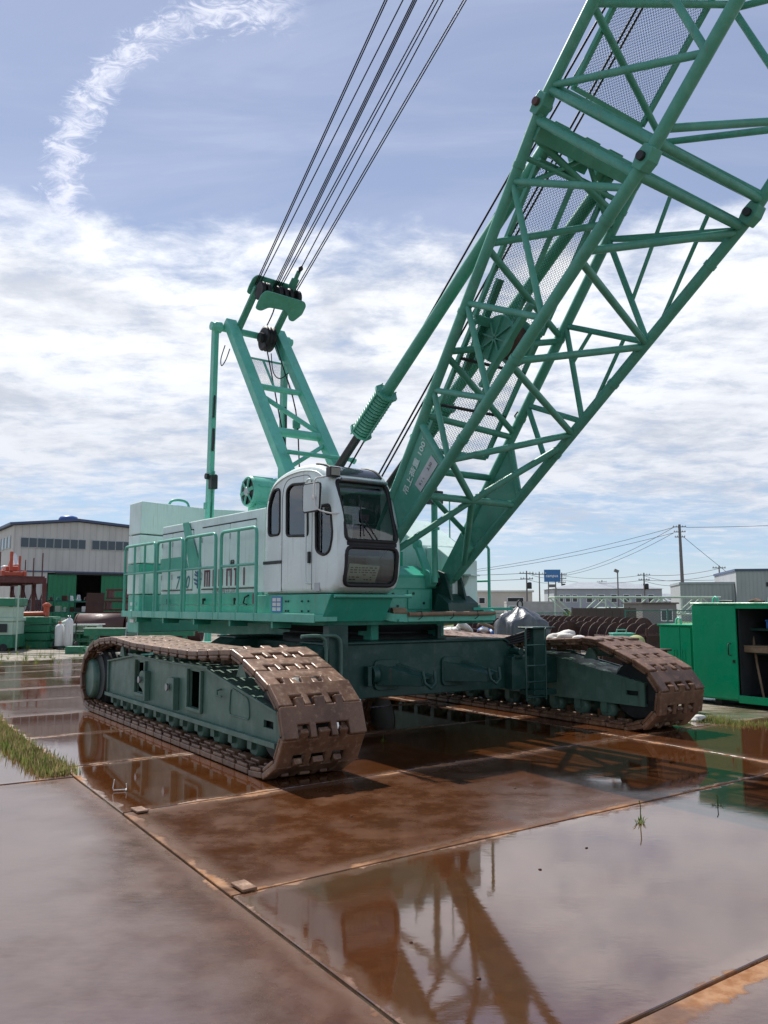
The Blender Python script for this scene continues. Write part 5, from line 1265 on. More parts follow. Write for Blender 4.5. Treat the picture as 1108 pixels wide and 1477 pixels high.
# ------------------------------------------------------------------ far buildings
def building(name, label, cat, p, ang, w_, d_, h_, wall, roofm, wins=(), eave=.15, ridge=0., win_mat='window_dark'):
    b = thing(name, label, cat, p, ang)
    m = MB(); m.bb(0, w_, 0, d_, 0, h_); wo = m.build('wall', wall, b)
    m = MB()
    if ridge: m.prism([(-eave, -eave, h_ + .003), (w_ + eave, -eave, h_ + .003), (w_ - d_ * .3, d_ * .5, h_ + ridge), (d_ * .3, d_ * .5, h_ + ridge)], (0, .02, .0)) if False else m.add([(-eave, -eave, h_ + .004), (w_ + eave, -eave, h_ + .004), (w_ + eave, d_ + eave, h_ + .004), (-eave, d_ + eave, h_ + .004), (d_ * .45, d_ * .5, h_ + ridge), (w_ - d_ * .45, d_ * .5, h_ + ridge)], [(0, 1, 5, 4), (1, 2, 5), (2, 3, 4, 5), (3, 0, 4), (3, 2, 1, 0)])
    else: m.bb(-eave, w_ + eave, -eave, d_ + eave, h_ + .003, h_ + .22)
    m.build('roof', roofm, b)
    for (x0, x1, z0, z1) in wins:
        m = MB(); m.bb(x0, x1, -.06, -.004, z0, z1); wf = m.build('window', 'white', b)
        m = MB(); m.bb(x0 + .08, x1 - .08, -.085, -.061, z0 + .08, z1 - .08); m.build('pane', win_mat, wf)
    return b
ow = [(.6 + 1.0 * k + (.0 if k % 3 else .15), 1.35 + 1.0 * k, 1.95, 3.05) for k in range(3)] + [(4.6 + 1.75 * k, 5.5 + 1.75 * k, 1.9, 3.1) for k in range(6)] + [(1 + 2.3 * k, 2.3 + 2.3 * k, .2, 1.1) for k in range(6)]
off_ = building('office_building', 'grey two storey office building with hipped roof', 'building', (24.6, 120, -.026), R(-3), 15.4, 10, 3.9, 'grey_wall', 'grey_roof', ow, .3, 1.1)
building('factory_building', 'beige low factory building with a pale flat roof', 'building', (10.2, 100, -.026), R(-4), 7.6, 8, 3.1, 'beige_wall2', 'pale_sheet', [(1.2, 2.0, 1.7, 2.5), (4.6, 6.6, 1.55, 2.5), (3.0, 3.4, .9, 1.2)], .2, 0, 'shadow_interior')
building('boundary_shed', 'grey block wall shed in front of the beige factory', 'shed', (13.6, 92, -.026), R(-3), 6.2, 3, 1.75, 'concrete', 'concrete', [(.2, 1.1, .4, 1.5)], .02)
building('grey_warehouse', 'tall grey warehouse with a navy roof edge', 'warehouse', (33.2, 78, -.026), R(-14), 16, 14, 4.75, 'clad_grey', 'navy_trim', [], .1)
m = MB(); m.bb(2.6, 3.0, -.06, -.004, 3.3, 3.7); m.cyl((2.8, -.1, 3.5), (2.8, -.061, 3.5), .18, 12)
for o_ in bpy.data.objects:
    if o_.name == 'grey_warehouse': m.build('wall_vent', 'dark_steel', o_)
building('grey_annex', 'lower grey annex beside the tall grey warehouse', 'warehouse', (28.6, 80, -.026), R(-14), 4.9, 10, 3.55, 'clad_grey', 'grey_roof', [], .08)
far = [(30, 150, 5, 2.4), (36, 158, 6, 2.6), (43, 150, 9, 2.2), (52, 165, 8, 2.8), (58, 150, 7, 2.4), (22, 170, 6, 2.9), (14, 165, 5, 2.4), (70, 160, 9, 3.0), (-60, 150, 20, 4), (-85, 130, 22, 4)]
for q, (x, y, w_, h_) in enumerate(far):
    building('distant_house', 'small distant house on the horizon beyond the yard', 'house', (x, y, -.026), R(rnd.uniform(-8, 8)), w_, 5, h_, rnd.choice(['beige_wall2', 'grey_wall', 'pale_sheet', 'grey_wall2']), rnd.choice(['grey_roof', 'navy_trim', 'rust_brown']), [(w_ * .2, w_ * .4, h_ * .4, h_ * .8), (w_ * .6, w_ * .8, h_ * .4, h_ * .8)], .2, 1.0)['group'] = 'distant houses on the horizon'
# blue roadside sign
sg = thing('billboard', 'blue roadside billboard on two posts reading campus', 'sign', (21.3, 110, -.026), R(-4))
m = MB(); m.bb(0, 2.15, 0, .14, 4.62, 6.25); m.build('sign_panel', 'sign_blue', sg, bevel=.02)
for x in (.5, 1.45): m = MB(); m.bb(x, x + .13, .15, .28, 0, 5.5); m.build('sign_post', 'pole_grey', sg)
m = MB(); m.bb(.64, 1.44, .16, .2, 3.9, 4.3); m.build('sign_brace', 'pole_grey', sg)
o = link('lettering', text_mesh('campus', .52, 'white', 0, 1.05, .01), sg); basis(o, (1, 0, 0), (0, 0, 1), (1.02, -.012, 5.42))

# utility poles, wires, lamp
def pole(label, p, h_, r_=.16, arms=2, tf=False, lean=0.):
    u = thing('utility_pole', label, 'pole', (p[0], p[1], -.026)); u.rotation_euler = (0, R(lean), 0)
    m = MB(); m.cyl((0, 0, 0), (0, 0, h_), r_, 10, r_ * .62); m.build('pole_shaft', 'pole_grey', u)
    for k in range(arms):
        z = h_ - .35 - k * .65; m = MB(); m.bb(-.85 + .1 * k, .85 - .1 * k, -.05, .05, z, z + .09); ar = m.build('cross_arm', 'dark_steel', u)
        for x in (-.75, -.4, .4, .75):
            m = MB(); m.lathe((x * (1 - .1 * k), 0, z + .09), (0, 0, 1), [(0, .04), (.05, .07), (.12, .05), (.18, .03)], 8); m.build('insulator', 'insulator', ar)
    if tf:
        m = MB(); m.lathe((.32, -.1, h_ * .62), (0, 0, 1), [(0, .22), (.02, .25), (.7, .25), (.78, .15)], 14); m.build('transformer', 'dark_steel', u)
    return u
P1 = (37.9, 105)
pole('tall slender utility pole leaning beside the lower grey annex', P1, 11.8, .26, 3, False, -.7)
PL = [('utility pole standing in front of the beige factory', (16.9, 98), 5.6, .12, 2, True), ('thin brown pole beside the beige factory pole', (18.4, 98), 5.5, .10, 1, False), ('utility pole with transformers behind the office roof', (29.0, 135), 6.8, .16, 3, True),
      ('short utility pole rising above the office roof', (39.5, 150), 6.0, .16, 2, False), ('utility pole with street fittings left of the tall leaning pole', (35.2, 112), 5.9, .14, 2, True), ('thin bare utility pole right of the tall leaning pole', (44.5, 125), 4.9, .10, 1, False),
      ('utility pole at the corner of the tall grey warehouse', (43.0, 106), 6.6, .12, 1, False), ('distant utility pole behind the parked cars', (47, 150), 5.4, .12, 1, False)]
for lb, p, h_, r_, ar, tf in PL: pole(lb, p, h_, r_, ar, tf)
def wire(p, q, sag, label):
    p, q = V(p), V(q); pts = [p + (q - p) * (k / 14) - V((0, 0, sag * 4 * (k / 14) * (1 - k / 14))) for k in range(15)]
    m = MB(); m.tube([x - p for x in pts], .028, 5); o = m.build('power_line', 'black'); o.location = p; return tag(o, label, 'power line', 'power lines between the poles')
for dz in (11.4, 10.7): wire((37.0, 105, dz), (29.0, 135, dz * .45 + 1.4), .8, 'power line from the tall leaning pole down to the office roof pole'); wire((37.0, 105, dz), (-2, 120, 5.2), 1.2, 'long power line from the tall leaning pole past the billboard')
wire((38.6, 105, 11.4), (75, 100, 13.2), .5, 'power line from the tall leaning pole over the grey warehouse')
for dz in (5.3, 4.6):
    wire((16.9, 98, dz), (29, 135, dz + 1.0), .5, 'power line between the beige factory pole and the office roof pole'); wire((29, 135, dz + 1.0), (35.2, 112, dz + .3), .5, 'power line sagging over the office roof'); wire((35.2, 112, dz + .3), (43, 106, dz + .9), .4, 'power line passing behind the tall leaning pole')
    wire((16.9, 98, dz), (-6, 105, dz + .8), .5, 'power line from the beige factory pole towards the crane'); wire((44.5, 125, dz - .1), (35.2, 112, dz + .2), .3, 'power line reaching the thin bare pole'); wire((44.5, 125, dz - .1), (75, 112, dz + 1.), .3, 'power line from the thin bare pole behind the grey annex')
wire((38.2, 105, 10.2), (48.0, 100, .2), .1, 'guy wire running down from the tall leaning pole')
lm = thing('street_lamp', 'street lamp on a thin grey mast before the office building', 'lamp', (16.95, 60, -.026))
m = MB(); m.cyl((0, 0, 0), (0, 0, 4.0), .07, 8, .045); m.build('lamp_mast', 'pole_grey', lm); m = MB(); m.box((-.08, 0, 4.05), (.34, .16, .22), (0, R(25), 0)); m.build('lamp_head', 'pole_grey', lm, bevel=.03)
m = MB(); m.add([(0, 0, 0), (60, 0, 0), (60, 26, 0), (0, 22, 0)], [(0, 1, 2, 3)]); o = m.build('lawn', 'lawn', recalc=False); o.location = (2, 62, -.015); tag(o, 'rough grass verge beyond the yard', kind='structure')
# hedge / far bushes
def bush(label, p, sx_, sy_, sz_, seed, n=900, group=None):
    b = thing('bush', label, 'bush', p, 0, group); r2 = random.Random(seed); m = MB(); vs_, fs_ = [], []
    for k in range(n):
        d = V((r2.gauss(0, 1), r2.gauss(0, 1), r2.gauss(0, 1))).normalized() * r2.uniform(.55, 1.0) * (1 + .2 * math.sin(r2.uniform(0, 6)))
        c = V((d.x * sx_, d.y * sy_, abs(d.z) * sz_)); s_ = r2.uniform(.1, .22) * sz_ * .5
        a = V((r2.uniform(-1, 1), r2.uniform(-1, 1), r2.uniform(-1, 1))).normalized(); e = a.orthogonal().normalized()
        o_ = len(vs_); vs_ += [c - a * s_, c + e * s_ * .5, c + a * s_, c - e * s_ * .5]; fs_.append((o_, o_ + 1, o_ + 2, o_ + 3))
    m.add(vs_, fs_); m.build('foliage', 'leaf', b, recalc=False); m = MB(); m.cyl((0, 0, 0), (0, 0, sz_ * .6), .05, 6); m.build('stem', 'wood', b)
for q, (x, y, sx_, sz_) in enumerate(((19.6, 96, 1.3, 1.2), (21.4, 95, 1.5, 1.0), (46, 118, 2.2, 1.7), (52, 120, 2.8, 1.9))): bush('low green bush growing by the far buildings', (x, y, -.026), sx_, 1, sz_, q, 700, 'bushes by the far buildings')

# ------------------------------------------------------------------ yard, left hand side
wh = thing('warehouse', 'beige corrugated warehouse with a window band and green doors', 'warehouse', Tw(-46.08, 3.21, -.026), TA)
Wd, Dp = 15.0, 26.0
def topz(y): return 6.62 + (y / 3.9 * .42 if y < 3.9 else .42 - (y - 3.9) * .065)
m = MB()
m.prism([(-.2, 0, 3.66), (-.2, 3.9, 3.66), (-.2, Wd, 3.66), (-.2, Wd, topz(Wd)), (-.2, 3.9, topz(3.9)), (-.2, 0, topz(0))], (.2, 0, 0))
m.bb(-.2, 0, 0, 2.15, 0, 3.66); m.bb(-.2, 0, 9.5, Wd, 0, 3.66)
m.build('front_wall', 'clad_beige', wh)
m = MB(); m.bb(-Dp, -.2, 0, .2, 0, 6.6); m.build('side_wall', 'clad_beige_side', wh)
m = MB(); m.bb(-Dp, -.2, Wd - .2, Wd, 0, 6.2); m.bb(-Dp, -Dp + .2, .2, Wd - .2, 0, 6.2); m.build('rear_wall', 'clad_beige_side', wh)
m = MB()
m.prism([(.25, -.25, topz(0) + .0), (.25, 3.9, topz(3.9) + .04), (.25, Wd + .2, topz(Wd)), (.25, Wd + .2, topz(Wd) + .14), (.25, 3.9, topz(3.9) + .2), (.25, -.25, topz(0) + .16)], (-Dp - .4, 0, 0)); m.build('roof', 'navy_trim', wh)
for y0, y1, n in ((.44, 4.48, 4), (4.85, 9.0, 4)):
    w_ = (y1 - y0) / n
    for k in range(n):
        m = MB(); a, b = y0 + k * w_, y0 + (k + 1) * w_ - .02; m.bb(.003, .05, a, b, 5.22, 5.90); wf = m.build('window', 'plaque', wh)
        for q in (0, 1):
            mid = (a + b) / 2; m = MB(); m.bb(.051, .06, (a if q == 0 else mid) + .025, (mid if q == 0 else b) - .025, 5.27, 5.85); m.build('pane', 'window_dark', wf)
for k in range(6):
    m = MB(); x = -.7 - k * 1.15; m.bb(x - .75, x, -.05, -.003, 5.2, 6.0); wf = m.build('window', 'plaque', wh); m = MB(); m.bb(x - .68, x - .07, -.06, -.051, 5.28, 5.92); m.build('pane', 'window_dark', wf)
m = MB(); m.bb(.003, .05, .9, 2.0, .55, 2.0); wf = m.build('window', 'plaque', wh)
for a, b in ((.97, 1.42), (1.48, 1.93)):
    for c, d in ((.62, 1.2), (1.26, 1.93)): m = MB(); m.bb(.051, .06, a, b, c, d); m.build('pane', 'window_dark', wf)
m = MB(); m.bb(.01, .07, 2.2, 3.95, .1, 3.55); m.build('sliding_door', 'clad_green', wh); m = MB(); m.bb(.01, .07, 5.55, 9.4, .1, 3.55); m.build('sliding_door', 'clad_green', wh)
m = MB(); m.bb(-.01, .16, 2.6, 9.4, 3.56, 3.68); m.build('door_track', 'dark_steel', wh)
m = MB(); m.bb(.003, .06, 0, Wd, 3.70, 3.78); m.build('wall_trim', 'navy_trim', wh)
m = MB(); m.lathe((-3, 4.0, 6.9), (0, 0, 1), [(0, .38), (.45, .38), (.45, .62), (.58, .66), (.74, .56), (.82, .3)], 24); m.build('roof_ventilator', 'blue', wh)
m = MB(); m.bb(-8, -.4, .5, 9.3, .01, .03); m.build('inside_floor', 'concrete', wh)

# elevated dark red steel platform with an orange machine on top
pl_ = thing('steel_platform', 'dark red raised steel platform with crossed bracing', 'platform', (-17.3, 42.2, -.026), TA)
m = MB(); m.bb(-9, 0, -2.2, 0, 2.98, 3.05)
for y in (-2.2, 0): m.bb(-9, .05, y - .08, y + .08, 2.70, 2.975)
for x in (-9, -5.6, -2.6, 0): m.bb(x - .07, x + .07, -2.12, -.08, 2.72, 2.97)
m.build('platform_deck', 'dark_red', pl_)
for x in (-8.8, -5.6, -2.6, 0):
    for y in (-2.2, 0): m = MB(); m.bb(x - .10, x + .10, y - .10, y + .10, 0, 2.70); m.build('platform_leg', 'dark_red', pl_)
for a, b in ((-5.6, -2.6), (-2.6, 0), (-8.8, -5.6)):
    for y in (0, -2.2):
        m = MB(); m.cyl((a + .1, y, 2.6), (b - .1, y, .6), .035, 6); m.build('brace', 'dark_red', pl_); m = MB(); m.cyl((a + .1, y, .6), (b - .1, y + .04, 2.6), .035, 6); m.build('brace', 'dark_red', pl_)
for x, y in ((-.2, -.1), (-2.4, -.1), (-4.6, -.1), (-.2, -2.1), (-3.2, -2.1)): m = MB(); m.cyl((x, y, 3.05), (x, y, 4.25 if x > -1 else 4.1), .03, 6); m.build('stanchion', 'dark_red', pl_)
om = thing('piling_machine', 'orange piling attachment standing on the dark red platform', 'machine', (-17.75, 42.6, 3.03), TA)
m = MB(); m.bb(-4.2, -.6, -1.7, -1.55, 0, .30); m.bb(-4.2, -.6, -.65, -.5, 0, .30)
for x in (-4.1, -3.0, -1.9, -.8): m.bb(x, x + .12, -1.549, -.651, .05, .25)
m.build('machine_base', 'orange', om, bevel=.02)
m = MB(); m.lathe((-3.2, -1.1, .3), (1, 0, 0), [(0, .2), (.05, .25), (.7, .25), (.75, .2)], 14); m.bb(-2.2, -1.3, -1.4, -.8, .30, .55); m.build('gear_case', 'orange', om, bevel=.02)
m = MB(); m.bb(-.95, -.80, -1.3, -1.15, .30, 1.30); m.bb(-1.0, -.92, -.85, -.75, .30, 1.1); m.beam((-2.4, -1.1, .5), (-.9, -1.2, 1.15), .07, .07); m.build('machine_mast', 'orange', om, bevel=.01)
m = MB(); m.tube([(-2.0, -.8, .6), (-2.2, -.8, .9), (-2.4, -.8, 1.25)], [.16, .11, .09], 10); m.build('white_nozzle', 'white_paint', om)
m = MB(); m.lathe((-3.4, -1.1, .38), (0, 0, 1), [(0, .3), (.2, .28), (.3, .1)], 14); m.build('grey_motor', 'plaque', om)

# pale green machine and green slabs at the picture's left edge
mc = thing('drill_machine', 'faded green drilling machine with pale panels by the warehouse', 'machine', (-13.05, 29.3, -.026), R(8))
m = MB(); m.bb(-1.8, 0, 0, 1.6, .1, .55); m.build('machine_base', 'far_green', mc, bevel=.02)
m = MB(); m.bb(-1.7, -.04, .05, 1.5, .56, 1.02); m.build('pale_panel', 'far_palegreen', mc, bevel=.02)
m = MB(); m.bb(-1.75, .0, .02, 1.55, 1.03, 1.16); m.bb(-1.7, -1.3, .1, 1.4, 1.16, 1.55); m.bb(-.55, -.05, .1, 1.4, 1.16, 1.55); m.build('machine_frame', 'far_palegreen', mc, bevel=.015)
m = MB(); m.bb(-1.78, .02, .0, 1.58, 1.56, 1.86); m.build('green_hood', 'far_green', mc, bevel=.03)
m = MB(); m.bb(-1.2, -.65, .2, 1.3, 1.17, 1.5); m.bb(-1.5, -.2, -.01, .0, .66, .95); m.build('hatch', 'dark_steel', mc)
for x in (-1.6, -.3): m = MB(); m.lathe((x, -.02, .12), (0, 1, 0), [(0, .14), (.2, .14)], 14); m.build('wheel', 'rubber', mc)
m = MB(); m.cyl((.1, .1, 0), (.1, .1, 2.3), .03, 8); m.build('pipe_post', 'far_palegreen', mc)
for q in range(4):
    m = MB(); m.bb(-.85, .85, -.6, .6, 0, .27); m.bb(-.7, .7, -.62, -.601, .06, .2); m.bb(.86, .98, -.3, .3, .05, .22); o = m.build('counterweight_slab', 'far_green', bevel=.02); tag(o, ['lowest green slab of the stack beside the drilling machine', 'second green slab up in the stack beside the drilling machine', 'third green slab up in the stack beside the drilling machine', 'topmost green slab of the stack beside the drilling machine'][q], 'slab', 'stacked green slabs'); o.location = (-13.35 + .03 * (q % 2), 31.5, -.026 + q * .30); o.rotation_euler = (0, 0, R(2 * q - 3))
m = MB(); m.cyl((0, 0, 0), (0, 0, .35), .10, 12); m.lathe((0, 0, .35), (0, 0, 1), [(0, .1), (.05, .16), (.1, .16), (.18, .05)], 14); o = m.build('red_valve', 'orange'); tag(o, 'small red orange valve fitting on top of the green slabs', 'valve'); o.location = (-12.75, 31.4, 1.145)
m = MB(); m.cyl((-.5, 0, 0), (.5, 0, .02), .09, 10); o = m.build('red_pipe', 'orange'); tag(o, 'short red orange pipe lying on top of the green slabs', 'pipe'); o.location = (-13.2, 31.2, 1.235)
for q, (x, y, z, l_, mt, lb) in enumerate(((-11.9, 31.8, .0, 1.5, 'far_green', 'lower green steel beam lying beside the slab stack'), (-11.9, 31.8, .30, 1.5, 'far_green', 'middle green steel beam lying beside the slab stack'), (-11.75, 31.9, .60, 1.7, 'far_palegreen', 'pale green steel beam topmost beside the slab stack'), (-15.1, 34.5, .0, 2.2, 'far_green', 'long dark green girder lying in front of the rack'))):
    m = MB(); h_ = .26 if q < 3 else .8; m.bb(-l_ / 2, l_ / 2, -.3, .3, 0, .05); m.bb(-l_ / 2, l_ / 2, -.3, .3, h_ - .05, h_); m.bb(-l_ / 2, l_ / 2, -.03, .03, .051, h_ - .051)
    for k in range(5): m.bb(-l_ / 2 + k * l_ / 4 - .02, -l_ / 2 + k * l_ / 4 + .02, -.28, .28, .052, h_ - .052)
    o = m.build('steel_beam', mt, bevel=.004, seg=1); tag(o, lb, 'beam', 'steel beams in the yard'); o.location = (x, y, z - .026)
o = tag(link('tarp_bundle', blob('tarp_bundle', 'far_palegreen', (.22, .16, .14), 31, 14, 3, .4), None, (-12.1, 31.8, .83)), 'crumpled pale green bundle on the steel beams', 'tarp')
m = MB(); m.cyl((-.85, 0, 0), (.85, 0, .01), .02, 6); o = m.build('pale_rod', 'white'); tag(o, 'long pale rod laid across the steel beams', 'rod'); o.location = (-11.4, 31.5, .85)
# gas cylinders on a cart
gc = thing('cylinder_cart', 'dark two wheeled cart carrying white gas cylinders', 'cart', (-11.75, 30.6, -.026), R(-8))
m = MB(); m.bb(-.36, .36, -.2, .2, .08, .12); m.tube([(-.34, .2, .1), (-.34, .24, .9), (-.34, .32, 1.0)], .02, 6); m.tube([(.34, .2, .1), (.34, .24, .9), (.34, .32, 1.0)], .02, 6); m.cyl((-.34, .23, .6), (.34, .23, .6), .018, 6); m.build('cart_frame', 'dark_steel', gc)
for x in (-.42, .40): m = MB(); m.lathe((x, .1, .14), (1, 0, 0), [(0, .14), (.05, .14)], 16); m.build('wheel', 'rubber', gc)
for q, (x, h_, r_, lb) in enumerate(((-.16, .80, .165, 'shorter white gas cylinder with red valve on the cart'), (.20, 1.02, .15, 'taller white gas cylinder on the cart'))):
    cy = thing('gas_cylinder', lb, 'cylinder', Matrix.Translation((-11.75, 30.6, -.026)) @ Matrix.Rotation(R(-8), 4, 'Z') @ V((x, -.02, .122)))
    m = MB(); m.lathe((0, 0, 0), (0, 0, 1), [(0, r_ * .95), (.03, r_), (h_ * .84, r_), (h_ * .93, r_ * .8), (h_, r_ * .3)], 22); m.build('cylinder_body', 'white_paint', cy)
    m = MB(); m.cyl((0, 0, h_), (0, 0, h_ + .09), .03, 8); m.cyl((-.06, 0, h_ + .06), (.06, 0, h_ + .06), .02, 8); m.build('valve', 'orange' if q == 0 else 'steel', cy)
# big rusty casing pipes
for q, (x, y, l_, r_, lb) in enumerate(((-13.35, 36.3, 2.1, .62, 'wide rusty casing pipe lying behind the gas cylinders'), (-11.2, 36.5, 3.2, .63, 'wide rusty casing pipe lying behind the counterweight'))):
    m = MB(); n = 36; vs_ = []
    for X_ in (0, l_):
        for rr in (r_, r_ - .03):
            for k in range(n): vs_.append((X_, rr * math.cos(2 * math.pi * k / n), r_ + rr * math.sin(2 * math.pi * k / n)))
    fs_ = []
    for k in range(n):
        j = (k + 1) % n; fs_ += [(k, j, 2 * n + j, 2 * n + k), (n + k, 3 * n + k, 3 * n + j, n + j), (k, n + k, n + j, j), (2 * n + k, 2 * n + j, 3 * n + j, 3 * n + k)]
    m.add(vs_, fs_, True); cp = thing('casing_pipe', lb, 'pipe', (x, y, -.026), R(3), 'rusty casing pipes'); m.build('pipe_wall', 'rust_brown', cp)
    m = MB(); m.lathe((.0, 0, r_), (1, 0, 0), [(0, r_ + .001), (.001, r_ + .015), (.10, r_ + .015), (.101, r_ + .001)], 36) if False else m.tube([(.05, (r_ + .004) * math.cos(a), r_ + (r_ + .004) * math.sin(a)) for a in [2 * math.pi * k / 36 for k in range(36)]], .02, 6, closed=True); m.build('weld_ring', 'rust', cp)
# long green beam on trestles with a ladder
gb = thing('trestle_beam', 'long green box beam resting on trestles behind the near track', 'beam', (-9.75, 27.2, -.026), R(-3))
m = MB(); m.bb(0, 3.6, -.12, .12, .62, .84); m.bb(.5, 1.8, -.13, -.121, .66, .80); m.build('beam_body', 'far_green', gb, bevel=.01)
m = MB(); m.bb(-.02, 3.62, -.15, .15, .841, .87); m.build('beam_flange', 'far_palegreen', gb)
for x in (.4, 2.0, 3.3):
    m = MB(); m.beam((x, -.5, 0), (x, -.05, .62), .08, .08); m.beam((x, .5, 0), (x, .05, .62), .08, .08); m.bb(x - .05, x + .05, -.4, .4, .25, .31); m.build('trestle', 'far_green', gb)
for q, x in enumerate((-10.3, -9.6, -9.0, -8.6)):
    m = MB(); m.bb(-.28, .28, -.2, .2, 0, .24); m.bb(-.2, .2, -.21, -.201, .05, .19); m.cyl((-.32, 0, .12), (.32, 0, .12), .05, 10); o = m.build('machine_block', 'far_palegreen' if q % 2 else 'far_green', bevel=.02); tag(o, 'small %s machine block on the ground by the trestle beam' % ('pale green' if q % 2 else 'dark green'), 'block', 'small machine blocks by the trestle beam' + (' pale' if q % 2 else ' dark')); o.location = (x, 27.9, -.026); o.rotation_euler = (0, 0, q)
ld = thing('aluminium_ladder', 'pale ladder leaning on the trestle beam', 'ladder', (-8.35, 26.8, -.026), R(0))
for x in (0, .38): m = MB(); m.cyl((x, 0, 0), (x, .25, 1.05), .022, 6); m.build('ladder_rail', 'steel', ld)
for k in range(4): m = MB(); m.cyl((0, .05 + .06 * k, .2 + .24 * k), (.38, .05 + .06 * k, .2 + .24 * k), .016, 6); m.build('rung', 'steel', ld)
# dark storage rack with parts, in front of the warehouse doors
rk = thing('storage_rack', 'dark steel rack full of machine parts before the green door', 'rack', (-18.7, 46, -.026), R(2))
for z in (.55, 1.15, 1.75): m = MB(); m.bb(0, 2.4, 0, 1.0, z, z + .07); m.build('shelf', 'net_green', rk)
for x in (0, 1.2, 2.35):
    for y in (0, .95): m = MB(); m.bb(x, x + .06, y, y + .06, 0, 2.25); m.build('upright', 'net_green', rk)
r2 = random.Random(12)
for z in (.0, .622, 1.222, 1.822):
    for k in range(6):
        x = .12 + k * .38 + r2.uniform(-.03, .03); h_ = r2.uniform(.18, .42); mt = r2.choice(['dark_steel', 'white_paint', 'far_palegreen', 'black', 'rust', 'net_green', 'plaque'])
        m = MB(); m.lathe((0, 0, 0), (0, 0, 1), [(0, .12), (h_ * .3, .15), (h_ * .32, .09), (h_ * .8, .10), (h_, .06)], 10) if r2.random() < .5 else m.bb(-.14, .14, -.12, .12, 0, h_)
        o = m.build('machine_part', mt, bevel=0); tag(o, '%s machine part %s of the dark storage rack' % ({'dark_steel': 'dark steel', 'white_paint': 'white', 'far_palegreen': 'pale green', 'black': 'black', 'rust': 'rusty', 'net_green': 'dark green', 'plaque': 'light grey'}[mt], {0: 'on the floor', .622: 'on the lowest shelf', 1.222: 'on the middle shelf', 1.822: 'on the top shelf'}[z]), 'machine part', 'parts in the storage rack'); o.location = V((-18.7, 46, -.026)) + V((x, .35, z))
rs = thing('rusty_sheet', 'dark rusty steel sheet propped against the red frames', 'sheet', (-15.95, 44.2, -.026), R(4))
m = MB(); m.prism([(0, 0, 0), (.95, 0, 0), (.95, .35, 2.25), (0, .35, 2.25)], (0, .03, 0)); m.build('sheet_plate', 'rust', rs)
m = MB(); m.beam((.1, .8, 0), (.1, .36, 2.0), .06, .06); m.build('prop', 'rust', rs)
for q in range(4):
    fq = thing('steel_trestle', ['lowest dark red steel frame of the pile by the warehouse', 'second dark red steel frame of the pile by the warehouse', 'third dark red steel frame of the pile by the warehouse', 'topmost dark red steel frame of the pile by the warehouse'][q], 'frame', (-15.85 + .1 * q, 46.4, -.026 + q * .64), R(2 - q), 'dark red frames piled by the warehouse')
    for a, b in (((0, 0, .05), (3.2, 0, .05)), ((0, 0, .52), (3.2, 0, .52)), ((0, .9, .05), (3.2, .9, .05)), ((0, .9, .52), (3.2, .9, .52))): m = MB(); m.beam(a, b, .10, .10); m.build('frame_rail', 'dark_red', fq)
    for x in (.1, 1.1, 2.1, 3.1): m = MB(); m.bb(x - .05, x + .05, -.04, .94, .101, .469); m.build('frame_web', 'dark_red', fq)
# mint leader sections seen under the deck
for q, (x, y) in enumerate(((-5.6, 26), (-4.7, 26.5), (-3.4, 25.4), (-2.7, 26.3))):
    ls = thing('leader_section', 'mint steel leader section standing behind the crane deck', 'steel section', (x, y, -.026), R(10 * q), 'mint leader sections behind the crane')
    for a in (0, .5):
        for b in (0, .5): m = MB(); m.bb(a, a + .09, b, b + .09, 0, 1.75); m.build('corner_post', 'mint_bright', ls)
    for z in (.3, .8, 1.3, 1.7): m = MB(); m.bb(.09, .5, -.01, .05, z, z + .06); m.bb(.09, .5, .54, .6, z, z + .06); m.build('batten', 'mint_bright', ls)
m = MB(); m.bb(-3.2, 3.2, -.2, .2, 0, .5); m.bb(-3.2, 3.2, -.24, .24, .501, .54); o = m.build('steel_beam', 'mint_bright', bevel=.01); tag(o, 'mint steel beam on the ground behind the crane deck', 'beam', 'steel beams in the yard'); o.location = (-5.2, 24.5, -.026); o.rotation_euler = (0, 0, .05)

# ------------------------------------------------------------------ grass and weeds
def grass(name, label, pts, n, h_, spread, mat, seed, lean=.5):
    r2 = random.Random(seed); vs_, fs_ = [], []
    segs = [(V(a), V(b)) for a, b in zip(pts, pts[1:])]; Ls = [(b - a).length for a, b in segs]; tot_ = sum(Ls)
    o0 = V(pts[0])
    for k in range(n):
        t_ = r2.uniform(0, tot_); i = 0
        while t_ > Ls[i] and i < len(Ls) - 1: t_ -= Ls[i]; i += 1
        a, b = segs[i]; c = a + (b - a) * (t_ / Ls[i]); d = (b - a).normalized(); nrm = V((-d.y, d.x, 0))
        c = c + nrm * r2.gauss(0, spread) - o0; hh = h_ * r2.uniform(.35, 1.15); an = r2.uniform(0, 6.28); w_ = r2.uniform(.002, .0055) * (1 + h_ * 2); hh *= 1. - .35 * min(1., abs(r2.gauss(0, .6)))
        ln = V((math.cos(an), math.sin(an), 0)) * hh * r2.uniform(.1, lean); sd = V((-math.sin(an), math.cos(an), 0)) * w_
        o_ = len(vs_); vs_ += [c - sd, c + sd, c + ln * .4 + V((0, 0, hh * .6)) - sd * .7, c + ln * .4 + V((0, 0, hh * .6)) + sd * .7, c + ln + V((0, 0, hh))]
        fs_ += [(o_, o_ + 1, o_ + 3, o_ + 2), (o_ + 2, o_ + 3, o_ + 4)]
    m = MB(); m.add(vs_, fs_); o = m.build(name, mat, recalc=False); o.location = o0; tag(o, label, kind='stuff'); return o
gr = [Tw(-6.5, -4.36, -.01), Tw(-2.9, -4.44, -.01), Tw(-.9, -4.54, -.01), Tw(1.0, -4.52, -.01), Tw(1.80, -4.47, -.01)]
